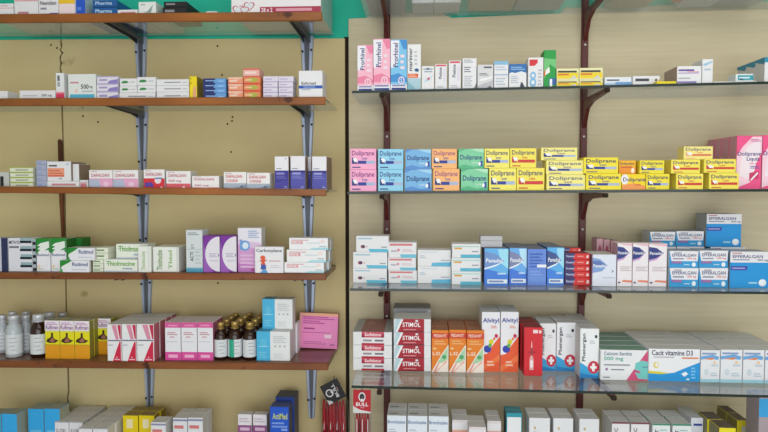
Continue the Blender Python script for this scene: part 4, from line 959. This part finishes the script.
stack(sh, [(162.4, 186.4, 7.2, 13.4), (163.6, 186.6, 1.6, 7)], 'black', 'flat black carton, @ of the two on the top shelf', 'flat black cartons', set=.02, dep=.14)
C(sh, 206, 217, 11.2, 13.2, 'white', 'thin white slip box lying beside the black cartons', set=.02, dep=.09)
C(sh, 231, 321, -42, 12.4, 'hearts', 'very large white box with red heart outlines', set=.015, dep=.24)

# ==== left, second shelf
sh = 'L2'
C(sh, -8, 7.6, 91, 99, 'white', 'plain white flat box at the frame edge, second shelf', set=.02)
C(sh, 19.4, 55.4, 90.4, 99, 'five_hundred_flat', 'flat white box with grey lettering beside the red-footed carton', set=.02)
C(sh, 55.8, 64.2, 72.8, 99, 'upright_red', 'narrow upright white carton with a red foot', set=.02, dep=.07)
C(sh, 68, 96, 74, 99, 'five_hundred', 'white carton with big dark numerals and aqua foot', set=.02, dep=.05)
stack(sh, [(96.6, 118, 91.2, 98.6), (96.6, 118, 83.6, 91), (96.6, 118, 76.2, 83.4)], 'lilac_flat', 'flat lilac and white carton, @ of three beside aqua-footed carton', 'flat lilac and white cartons', set=.02)
g = 'flat white cartons with a green leaf'
a = C(sh, 119.2, 155.2, 92.8, 98.6, 'white_long', 'long flat white box under the green-leaf cartons', set=.02)
b = C(sh, 119.6, 137, 86.2, 92.6, 'leaf', 'flat white green-leaf carton, lower row, by the lilac cartons', g, on=a)
C(sh, 119.6, 136.8, 78.4, 86, 'leaf', 'flat white green-leaf carton, upper row, by the lilac cartons', g, on=b)
b = C(sh, 137.4, 155.6, 85.4, 92.6, 'leaf', 'flat white green-leaf carton, lower row, by the long boxes', g, on=a)
C(sh, 137, 155.8, 77, 85.2, 'leaf', 'flat white green-leaf carton, upper row, by the long boxes', g, on=b)
stack(sh, [(156.4, 189, 92, 98.4), (156.2, 189, 85.6, 91.8), (156.2, 188.8, 79.2, 85.4)], 'white_long', 'long flat white carton, @ of three beside the yellow one', 'long flat white cartons', set=.02)
C(sh, 189.4, 197, 76.2, 98.4, 'yellow_up', 'narrow upright yellow carton closing the long white stack', set=.02, dep=.08)
stack(sh, [(203.4, 226, 93, 98), (203.4, 226, 88.2, 92.8), (203, 226, 83.2, 88), (203, 225.8, 78.4, 83)], 'navy_blue', 'flat navy and light blue carton, @ of four', 'flat navy and light blue cartons', set=.02)
stack(sh, [(228.4, 243.2, 91, 98), (228.2, 243.2, 84, 90.8), (228, 243, 77.2, 83.8)], 'peach', 'flat peach carton, @ of three beside the navy stack', 'flat peach cartons', set=.02)
a = stack(sh, [(243.6, 260.4, 91, 98), (243.6, 260.4, 83.8, 90.8), (243.4, 260.4, 76.2, 83.6)], 'peach_green', 'flat orange carton with green disc, @ of three', 'flat orange green-disc cartons', set=.015)
C(sh, 243, 259.4, 68.4, 76, 'rose_flat', 'flat rose-coloured carton topping the orange green-disc stack', on=a)
for i, (x0, x1) in enumerate(((263, 277.8), (278.4, 293))):
    stack(sh, [(x0, x1, 92.6, 97.8), (x0, x1, 87.4, 92.4), (x0, x1, 82, 87.2), (x0, x1 + .6, 76.2, 81.8)], 'lavender', f'flat lavender carton, @ in the stack {("by orange cartons", "by the blue-banded box")[i]}', 'flat lavender cartons', set=.02)
C(sh, 298.6, 322.6, 70.6, 97.8, 'blueband', 'square white carton with a dark blue band at the shelf end', set=.015, dep=.075)

# ==== left, third shelf
sh = 'L3'
C(sh, -10, 9, 172, 187.6, 'black_patch', 'grey carton with a black patch at the frame edge', set=.02)
stack(sh, [(10, 33.2, 182.4, 187.6), (10, 33.2, 177.4, 182.2), (9.8, 33.2, 172.4, 177.2), (9.6, 33, 167.2, 172.2)], 'lime_flat', 'flat lime-edged white carton, @ of the stack of four', 'flat lime-edged cartons', set=.02)
C(sh, 36.2, 46.6, 160.4, 187.8, 'lavender_stack', 'tall bluish-grey striped carton beside the orange-panelled one', set=.02)
a = C(sh, 46.9, 79, 181.2, 188, 'flat_pinktext', 'flat white box lying under the orange-panelled carton', set=.018, dep=.06)
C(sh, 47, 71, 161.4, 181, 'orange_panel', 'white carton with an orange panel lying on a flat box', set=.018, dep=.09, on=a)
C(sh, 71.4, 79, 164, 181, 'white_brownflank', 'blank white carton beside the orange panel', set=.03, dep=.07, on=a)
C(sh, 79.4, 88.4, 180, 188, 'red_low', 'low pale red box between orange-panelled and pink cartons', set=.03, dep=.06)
g = 'white and coloured capsule cartons on the third shelf'
C(sh, 89, 112.6, 170, 188.4, 'dafa_pink', 'white and lilac-pink carton nearer the orange-panelled one', g, set=.018)
C(sh, 113, 138.2, 170, 188.4, 'dafa_pink', 'white and lilac-pink carton nearer the steel bracket', g, set=.018)
C(sh, 143.6, 164.6, 169.4, 188.6, 'dafa_red', 'white carton with bright red lower half and purple patch', g, set=.018)
C(sh, 166, 190.6, 171, 189, 'dafa_rose', 'white carton with rose-red foot beside the bright red one', g, set=.018)
C(sh, 191.8, 219, 176, 189.6, 'dafa_thin', 'low white carton with a thin pink foot', g, set=.018, dep=.06)
C(sh, 223.6, 246.4, 172, 190.2, 'dafa_cod', 'white carton with slate foot, nearer the low pink-footed one', g, set=.018)
C(sh, 246.8, 270, 172.8, 190.6, 'dafa_cod', 'white carton with slate foot, nearer the violet cartons', g, set=.018, dep=.06)
g = 'upright white and violet cartons'
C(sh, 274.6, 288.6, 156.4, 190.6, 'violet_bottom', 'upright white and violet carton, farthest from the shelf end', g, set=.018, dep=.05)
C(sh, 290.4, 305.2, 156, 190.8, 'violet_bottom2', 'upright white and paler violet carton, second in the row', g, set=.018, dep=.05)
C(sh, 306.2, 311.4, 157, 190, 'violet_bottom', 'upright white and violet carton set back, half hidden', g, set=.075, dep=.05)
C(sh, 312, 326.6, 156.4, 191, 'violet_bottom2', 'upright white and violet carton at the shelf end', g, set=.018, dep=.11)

# ==== left, fourth shelf
sh = 'L4'
C(sh, -9, 8, 238, 273, 'navy_stripe', 'grey carton with navy vertical stripes at the frame edge', set=.02)
C(sh, 8.4, 32, 238, 273, 'pianokeys', 'white carton with black and teal bars', set=.02)
C(sh, 32.4, 36, 239, 273, 'key_end', 'narrow black and teal ended carton beside the green ones', set=.025, dep=.05)
g = 'green and white swoosh cartons'
C(sh, 36.4, 50.4, 238.6, 273, 'green_swish', 'upright green and white swoosh carton beside the black-barred one', g, set=.022)
C(sh, 50.8, 66.4, 238.4, 273, 'green_swish', 'upright green and white swoosh carton beside the lying ones', g, set=.022)
C(sh, 66.9, 81.4, 238.2, 266, 'green_swish_side', 'dark green carton side standing behind the lying cartons', g, set=.085, dep=.06)
a = C(sh, 60, 89.4, 260.4, 273, 'green_swish_flat', 'lying green and white swoosh carton, lower one', g, set=.006, dep=.013)
a.top += 0
C(sh, 67.2, 94.8, 247.8, 260.2, 'green_swish_flat', 'lying green and white swoosh carton, upper one', g, on=a, set=.008, dep=.05)
g = 'pale boxes with green lines seen end on'
b = stack(sh, [(92.6, 103.4, 268.4, 273), (92.6, 103.4, 263.8, 268.2), (92.6, 103.4, 259.4, 263.6)], 'green_end', 'small pale green-lined box end, @ of the lower three', g, set=.022)
b = C(sh, 95.4, 108, 253.2, 259, 'green_end', 'small pale green-lined box end, fourth from the shelf', g, on=b)
C(sh, 95.4, 108, 247.6, 253, 'green_end', 'small pale green-lined box end, topmost', g, on=b)
g = 'green-lettered ointment cartons'
a = C(sh, 103.8, 137.6, 259.4, 273, 'green_text', 'lying green-lettered carton, lower one', g, set=.02, dep=.06)
C(sh, 116, 148, 244, 259, 'green_text', 'lying green-lettered carton, upper one', g, set=.04, dep=.06, on=a)
C(sh, 138, 151, 246.2, 273, 'green_vertical1', 'upright green-lettered carton, narrow one before the bracket', g, set=.014, dep=.018)
C(sh, 153, 179, 247, 273, 'green_vertical', 'upright green-lettered carton, broad one before grey-teal carton', g, set=.02, dep=.09)
C(sh, 186, 202.6, 230, 273.4, 'grey_teal', 'tall greyish carton with a teal foot', set=.02, dep=.06)
g = 'purple cartons with white arc'
C(sh, 203.2, 219.8, 235.8, 273.4, 'purple_arc', 'purple carton with white arc, beside the greyish tall one', g, set=.018)
C(sh, 220.2, 236.6, 235.6, 273.4, 'purple_arc', 'purple carton with white arc, beside the lilac tall one', g, set=.018)
C(sh, 237.8, 261.6, 228, 273.6, 'lilac_ring', 'tall lilac carton with a blue ring emblem', set=.026, dep=.05)
C(sh, 254.8, 283.4, 246.8, 273.8, 'carbosylane', 'white carton with a red and blue figure', set=.006, dep=.018)
g = 'red-script white cartons'
stack(sh, [(284.2, 324, 262.4, 274), (286.6, 326, 249.8, 262.1), (289, 328, 238, 249.4)], 'red_script', 'white carton with red script, @ of the front stack of three', g, set=.012, dep=.055)
for k, (x0, x1, y0, y1) in enumerate(((303, 329, 262, 273), (304, 330, 250.5, 262), (305, 331, 239.5, 250))):
    q = C(sh, x0, x1, y0, y1, 'red_script', f'white carton behind the red-script stack, {LEV[3][k]} one', g, set=.075 if k == 0 else None, dep=.055, on=None if k == 0 else q)

# ==== left, fifth shelf
sh = 'L5'
ya = dict(dsg='yellow_ants')
grid(sh, [(45, 59.6, 320.6, 356.6), (59.9, 74.2, 320.8, 357), (74.5, 89.6, 321, 357.2)], 'yellow_ants', 'yellow and white ant-picture carton', 'beside dark bottles', 2, .028, 'yellow ant-picture cartons', set=.03)
C(sh, 96.4, 111, 318.6, 354, 'yellow_ants', 'yellow ant-picture carton standing alone, partly behind red-white cartons', 'yellow ant-picture cartons', set=.085, dep=.045)
grid(sh, [(107.2, 121.4, 324.4, 361), (121.8, 136.4, 324.2, 361), (136.8, 154, 324, 361.2)], 'red_curve', 'white and crimson curve carton', 'fifth wood-fronted shelf', 4, .043, 'white and crimson cartons', set=.008, rowdx=.001)
grid(sh, [(165, 180.8, 322.4, 359.2), (181.2, 197, 322.4, 359.4), (197.4, 213, 322.4, 359.6)], 'pink_frame', 'white carton with magenta ends', 'fifth wood-fronted shelf', 3, .032, 'white and magenta cartons', set=.022)
a = C(sh, 256.6, 290, 331.6, 360.2, 'cyan_split', 'cyan and white square carton, lower one', 'cyan and white cartons', set=.024, dep=.09)
C(sh, 262.4, 292.6, 299.2, 326, 'cyan_split', 'cyan and white square carton, upper one', 'cyan and white cartons', on=a, set=.058, dep=.045)
C(sh, 294.4, 297.4, 323, 352, 'white', 'thin white box edge standing beside the cyan cartons', set=.115, dep=.05)
r = C(sh, 298.4, 337.2, 314.6, 350.6, 'pink_sheet', 'broad pink carton leaning at the shelf end', set=.165, dep=.022)
r.o.rotation_euler = (math.radians(-5), math.radians(1.5), 0)
r.o.location.z += .0032

# ==== left, lowest shelf
sh = 'L6'
grid(sh, [(-14, 1.4, 414, 458), (2, 17.2, 414, 458)], 'azure', 'azure carton, nearer the frame edge', 'lowest shelf', 1, .055, 'azure cartons', set=.03)
grid(sh, [(28.2, 44, 409, 456), (44.5, 60, 408.8, 456)], 'azure', 'azure carton set back, nearer grey-white cartons', 'lowest shelf', 1, .06, 'azure cartons', set=.07)
grid(sh, [(79, 92.4, 428, 462), (93, 108, 428.2, 462)], 'greywhite', 'grey-white carton, nearest pair', 'lowest shelf', 4, .05, 'grey-white cartons', set=.01, rowdx=.002)
grid(sh, [(55, 69, 421.6, 460), (69.4, 83, 421.8, 460)], 'greywhite', 'grey-white carton, pair by the azure ones', 'lowest shelf', 3, .05, 'grey-white cartons', set=.062)
grid(sh, [(123, 138.4, 415.6, 460), (139, 154.6, 415.6, 460)], 'yellow_box', 'golden yellow carton', 'lowest shelf', 2, .043, 'golden yellow cartons', set=.085, rowdx=.003)
C(sh, 151, 166, 422.4, 462, 'greylabel', 'white grey-flanked carton standing before the golden yellow ones', 'white grey-flanked cartons', set=.02, dep=.055)
grid(sh, [(173, 187.4, 418, 462), (188, 203, 417.8, 462)], 'greylabel', 'white grey-flanked carton', 'beyond golden yellow ones', 2, .045, 'white grey-flanked cartons', set=.035)
grid(sh, [(238, 251.8, 414.4, 464), (253, 267, 414.6, 464)], 'purple_belt', 'white carton with purple belt', 'lowest shelf', 1, .032, 'purple-belted cartons', set=.09)
r = C(sh, 270, 289, 407, 466, 'cobalt', 'cobalt blue carton with yellow lettering, front one', 'cobalt blue cartons', set=.05, dep=.055)
C(sh, 275.6, 294.6, 397, 464, 'cobalt_tall', 'taller cobalt blue carton behind the yellow-lettered one', 'cobalt blue cartons', set=.115, dep=.07)
# ------------------------------------------------------------------ bottles
def glassy(h, rough, name): 
    m = mat(h, rough, 0, name, .5); return m
B_BROWN = glassy('2a120a', .08, 'amber_glass'); B_WHITE = glassy('b9c0c6', .22, 'milky_plastic')
CAP_GOLD = mat('b89a5a', .35, .6, 'gold_cap'); CAP_SIL = mat('c9cbd2', .35, .25, 'pale_cap')
LAB_W = mat('d8dce0', .6, 0, 'paper_label'); LAB_T = mat('2fa58a', .6, 0, 'teal_print'); LAB_L = mat('9aa2ac', .6, 0, 'grey_print')
def bottle(R, H, body, cap, lab, ct=True):
    """bottle tree at the origin: glass body, cap, wrap-round label"""
    root = bpy.data.objects.new('syrup_bottle', None); COL.objects.link(root); root.empty_display_size = .02
    mb = MB(); n = R * (.42 if cap is CAP_GOLD else .54)
    mb.lathe([(R * .9, 0), (R, .003), (R, H * .60), (R * .96, H * .66), (R * .80, H * .74), (n * 1.1, H * .80), (n, H * .82), (n, H * .9)], body, 28); mb.obj('bottle_body', root)
    mb = MB(); c = n * 1.28
    mb.lathe([(c, H * .845), (c, H * .985), (c * .94, H)], cap, 24); mb.lathe([(c * 1.1, H * .83), (c * 1.1, H * .85)], cap, 24); mb.obj('screw_cap', root)
    mb = MB(); z0, z1 = H * .09, H * .555; rr = R * 1.006; N = 26
    for k in range(N):
        a0, a1 = math.radians(-210 + 240 * k / N), math.radians(-210 + 240 * (k + 1) / N)
        t = k / N
        m = LAB_T if (lab == 't' and .34 < t < .53) else LAB_W
        mb.add([(rr * math.cos(a0), rr * math.sin(a0), z0), (rr * math.cos(a1), rr * math.sin(a1), z0), (rr * math.cos(a1), rr * math.sin(a1), z1), (rr * math.cos(a0), rr * math.sin(a0), z1)], [[0, 1, 2, 3]], m, False)
    for q, (ta, tb) in enumerate(((.52, .70), (.50, .74), (.52, .66), (.54, .72))):
        z = z1 - (z1 - z0) * (.2 + .2 * q); r2 = rr * 1.004
        for k in range(int(ta * N), int(tb * N)):
            a0, a1 = math.radians(-210 + 240 * k / N), math.radians(-210 + 240 * (k + 1) / N)
            mb.add([(r2 * math.cos(a0), r2 * math.sin(a0), z), (r2 * math.cos(a1), r2 * math.sin(a1), z), (r2 * math.cos(a1), r2 * math.sin(a1), z + .0022), (r2 * math.cos(a0), r2 * math.sin(a0), z + .0022)], [[0, 1, 2, 3]], LAB_L, False)
    mb.obj('paper_label', root)
    return root
s5 = S['L5']
PROTO = {}
def put_bottle(kind, x0, x1, y0, label, grp, set, yref):
    Y = -s5.depth + set; a, b = at_y(x0, yref, Y).x, at_y(x1, yref, Y).x; x = (a + b) / 2; R = (b - a) / 2
    z = s5.z(x) + .0008; H = at_y((x0 + x1) / 2, y0, Y).z - z
    body, cap, lab = {'brown': (B_BROWN, CAP_GOLD, 'w'), 'brownteal': (B_BROWN, CAP_GOLD, 't'), 'silver': (B_BROWN, CAP_SIL, 'w'), 'white': (B_WHITE, CAP_SIL, 'w'), 'whiteteal': (B_WHITE, CAP_SIL, 't')}[kind]
    if kind not in PROTO: PROTO[kind] = (bottle(R, H, body, cap, lab), R, H); o = PROTO[kind][0]
    else: o = copy_tree(PROTO[kind][0])
    o.scale = (R / PROTO[kind][1], R / PROTO[kind][1], H / PROTO[kind][2])
    o.location = (x, Y + R, z); tag(o, label, 'bottle', grp); return o
g = 'pale-capped bottles at the frame edge'
put_bottle('white', 1.6, 17, 316.6, 'milky white bottle with pale cap, front one nearest the frame edge', g, .03, 340)
put_bottle('silver', 26.4, 42.2, 315.6, 'dark brown bottle with pale cap, front one beside yellow cartons', g, .03, 340)
put_bottle('whiteteal', 16.2, 28, 316.2, 'milky bottle with a green-printed label, behind the front two', g, .085, 335)
put_bottle('silver', 38.6, 52.6, 313.6, 'dark brown bottle with pale cap, in the second row', g, .105, 335)
put_bottle('white', -6.5, 4.5, 316, 'milky white bottle cut by the frame edge', g, .085, 335)
put_bottle('white', 3.4, 15, 312.6, 'milky white bottle behind the front white one', g, .12, 335)
put_bottle('white', 53.6, 65.5, 313.8, 'milky bottle whose pale cap shows above the yellow cartons', g, .162, 335)
put_bottle('white', 17.4, 29, 312.4, 'milky white bottle in the rearmost row, between pale caps', g, .15, 335)
g = 'brown gold-capped syrup bottles'
fr = [(212.4, 225.4, 323.6, 'brown'), (226, 240, 323, 'brownteal'), (241, 255.2, 323.6, 'brown')]
names = ('beside the magenta cartons', 'with a teal-edged label in the middle', 'beside the cyan cartons')
for k in range(4):
    for i, (x0, x1, y0, kd) in enumerate(fr):
        Y = -s5.depth + .022 + k * .0445
        if k == 0: put_bottle(kd, x0, x1, y0, f'brown gold-capped syrup bottle, front row, {names[i]}', g, .022, 345); continue
        o = copy_tree(PROTO[kd][0]); src = [q for q in bpy.data.objects if q.get('label') == f'brown gold-capped syrup bottle, front row, {names[i]}'][0]
        o.scale = src.scale; o.location = src.location + Vector((.0015 * k + .003, .0455 * k, s5.slope * .004 + .0004))
        tag(o, f'brown gold-capped syrup bottle, {NUM[k]} row back, column {("beside magenta cartons", "in the middle", "beside cyan cartons")[i]}', 'bottle', g)

# ------------------------------------------------------------------ hanging razor packs
RED = mat('b01c28', .35, 0, 'red_plastic'); BLK = mat('1d1c20', .35, 0, 'black_plastic'); STUD = mat('d8d4d4', .4, 0, 'white_stud')
def razor_pack(cx, cy, Y, wpx, hpx, ang, cardcol, label, n, pouch_h, sway, wave, wide=.98):
    c = at_y(cx, cy, Y); k = (Y - CAM.y) / F
    w, h = wpx * k, hpx * k
    root = empty('razor_pack', (c.x, Y, c.z), label, 'razor pack', 'hanging razor packs')
    mb = MB(); th = .0012
    mb.box((-w / 2, 0, -h / 2), (w / 2, th, h / 2), mat(cardcol, .4), .0003)
    a = Art(mb, w, th, h); o_ = a.P; a.P = lambda u, v: (lambda q: (q[0], q[1], q[2] - h / 2))(o_(u, v))
    if wave: a.p([(0, .34), (.08, .26), (.4, .14), (1, .06), (1, 0), (0, 0)], 'd8d6d8')
    else: a.p([(0, 1), (.25, 1), (.12, .8), (0, .74)], 'cfcfd2')
    a.c(.5, .70, .20, .20, 'e4e0e2').c(.5, .70, .14, .14, '26262c').p([(.40, .50), (.62, .50), (.56, .62), (.46, .62)], 'e4e0e2').c(.53, .68, .06, .07, '4a4a52')
    a.t('BULL', .16, .30, .86, .46, 'f2f0f2').l(.4, .22, .62, .25, 1, 'd0a0a4')
    card = mb.obj('header_card', root); card.rotation_euler = (0, math.radians(-ang), 0)
    top = -h * .30; bot = top - pouch_h; pw = w * wide
    p = MB()
    m_ = 12; vs = []                            # clear film sleeve, a flattened tube
    for zz, f in ((top, .9), (top - .02, 1.0), (bot + .03, 1.0), (bot, .94)):
        for j in range(m_): t = 2 * math.pi * j / m_; vs.append((sway * (top - zz) / pouch_h + pw / 2 * f * math.cos(t), .014 + .0105 * math.sin(t), zz))
    p.add(vs, [[i * m_ + j, i * m_ + (j + 1) % m_, (i + 1) * m_ + (j + 1) % m_, (i + 1) * m_ + j] for i in range(3) for j in range(m_)], M_POUCH, True)
    p.obj('film_sleeve', root)
    for i in range(n):                          # razors, handles up, heads down
        u = -.40 + .80 * (i + .5) / n; x = u * pw; rb = MB(); dr = .5 * sway
        L = pouch_h * .86; z1 = top - .012 - .006 * (i % 2)
        body = RED if i % 3 != 1 else mat('8f1824', .35, 0, 'dark_red_plastic')
        rb.tube([(x, .014, z1), (x + dr * .2, .0125, z1 - L * .2), (x + dr * .5, .0145, z1 - L * .55), (x + dr * .8, .013, z1 - L * .85)], [q_ * (1.45 if wide > 1 else 1.15) for q_ in (.0022, .0040, .0046, .0030)], body)
        q = rb.obj('razor', root)
        rb = MB(); rb.box((x + dr * .3 - .0015, .0080, z1 - L * .62), (x + dr * .3 + .0015, .0096, z1 - L * .16), BLK if i % 2 else STUD, .0004); rb.obj('grip_strip', q)
        rb = MB(); rb.box((x + dr * .8 - .0095, .008, z1 - L * .93), (x + dr * .8 + .0095, .018, z1 - L * .85), BLK, .001); rb.obj('razor_head', q)
        rb = MB(); rb.lathe([(.0022, 0), (.0022, .0012), (.001, .0018)], STUD, 10); t = rb.obj('stud', q, (x + dr * .6, .0082, z1 - L * .70)); t.rotation_euler = (math.radians(90), 0, 0)
    mb = MB(); mb.tube([(0, .0006, h * .40), (0, -.006, h * .44), (0, .02, h * .62), (0, .03, h * .66)], .0012, M_STEELD, 6)
    hk = mb.obj('hanging_hook', root)
    return root
razor_pack(333, 391.5, -.075, 21, 20, 118, '1f1f24', 'razor pack with tilted black card hanging on the olive wall', 7, .19, .006, False, 1.4)
razor_pack(362, 401.5, -.325, 18, 24, 0, 'b81c2a', 'razor pack with upright red card hanging under the fifth glass shelf', 5, .17, 0.0, True)

# ------------------------------------------------------------------ light
wd = bpy.data.worlds.new('daylight'); scene.world = wd; wd.use_nodes = True
bg = wd.node_tree.nodes['Background']; bg.inputs['Color'].default_value = (0.90, 0.96, 1.0, 1); bg.inputs['Strength'].default_value = 0.85
def area(name, loc, target, sx, sy, power, col):
    ld = bpy.data.lights.new(name, 'AREA'); ld.shape = 'RECTANGLE'; ld.size = sx; ld.size_y = sy; ld.energy = power; ld.color = col
    o = bpy.data.objects.new(name, ld); COL.objects.link(o); o.location = loc
    o.rotation_euler = (Vector(target) - Vector(loc)).to_track_quat('-Z', 'Y').to_euler(); return o
area('shopfront_daylight', (0.5, -4.0, 1.25), (0.1, 0, 1.25), 3.6, 2.2, 54, (0.95, 0.98, 1.0))
area('overhead_fill', (0.3, -1.3, 2.70), (0.1, -.5, 1.2), 2.6, 1.2, 17, (1.0, 0.97, 0.92))  # unseen fill from above, added to brighten the carton tops
vs = scene.view_settings
scene.display_settings.display_device = 'sRGB'
vs.view_transform = 'Standard'; vs.look = 'None'; vs.gamma = 1.0; vs.exposure = 0.1; vs.use_curve_mapping = False
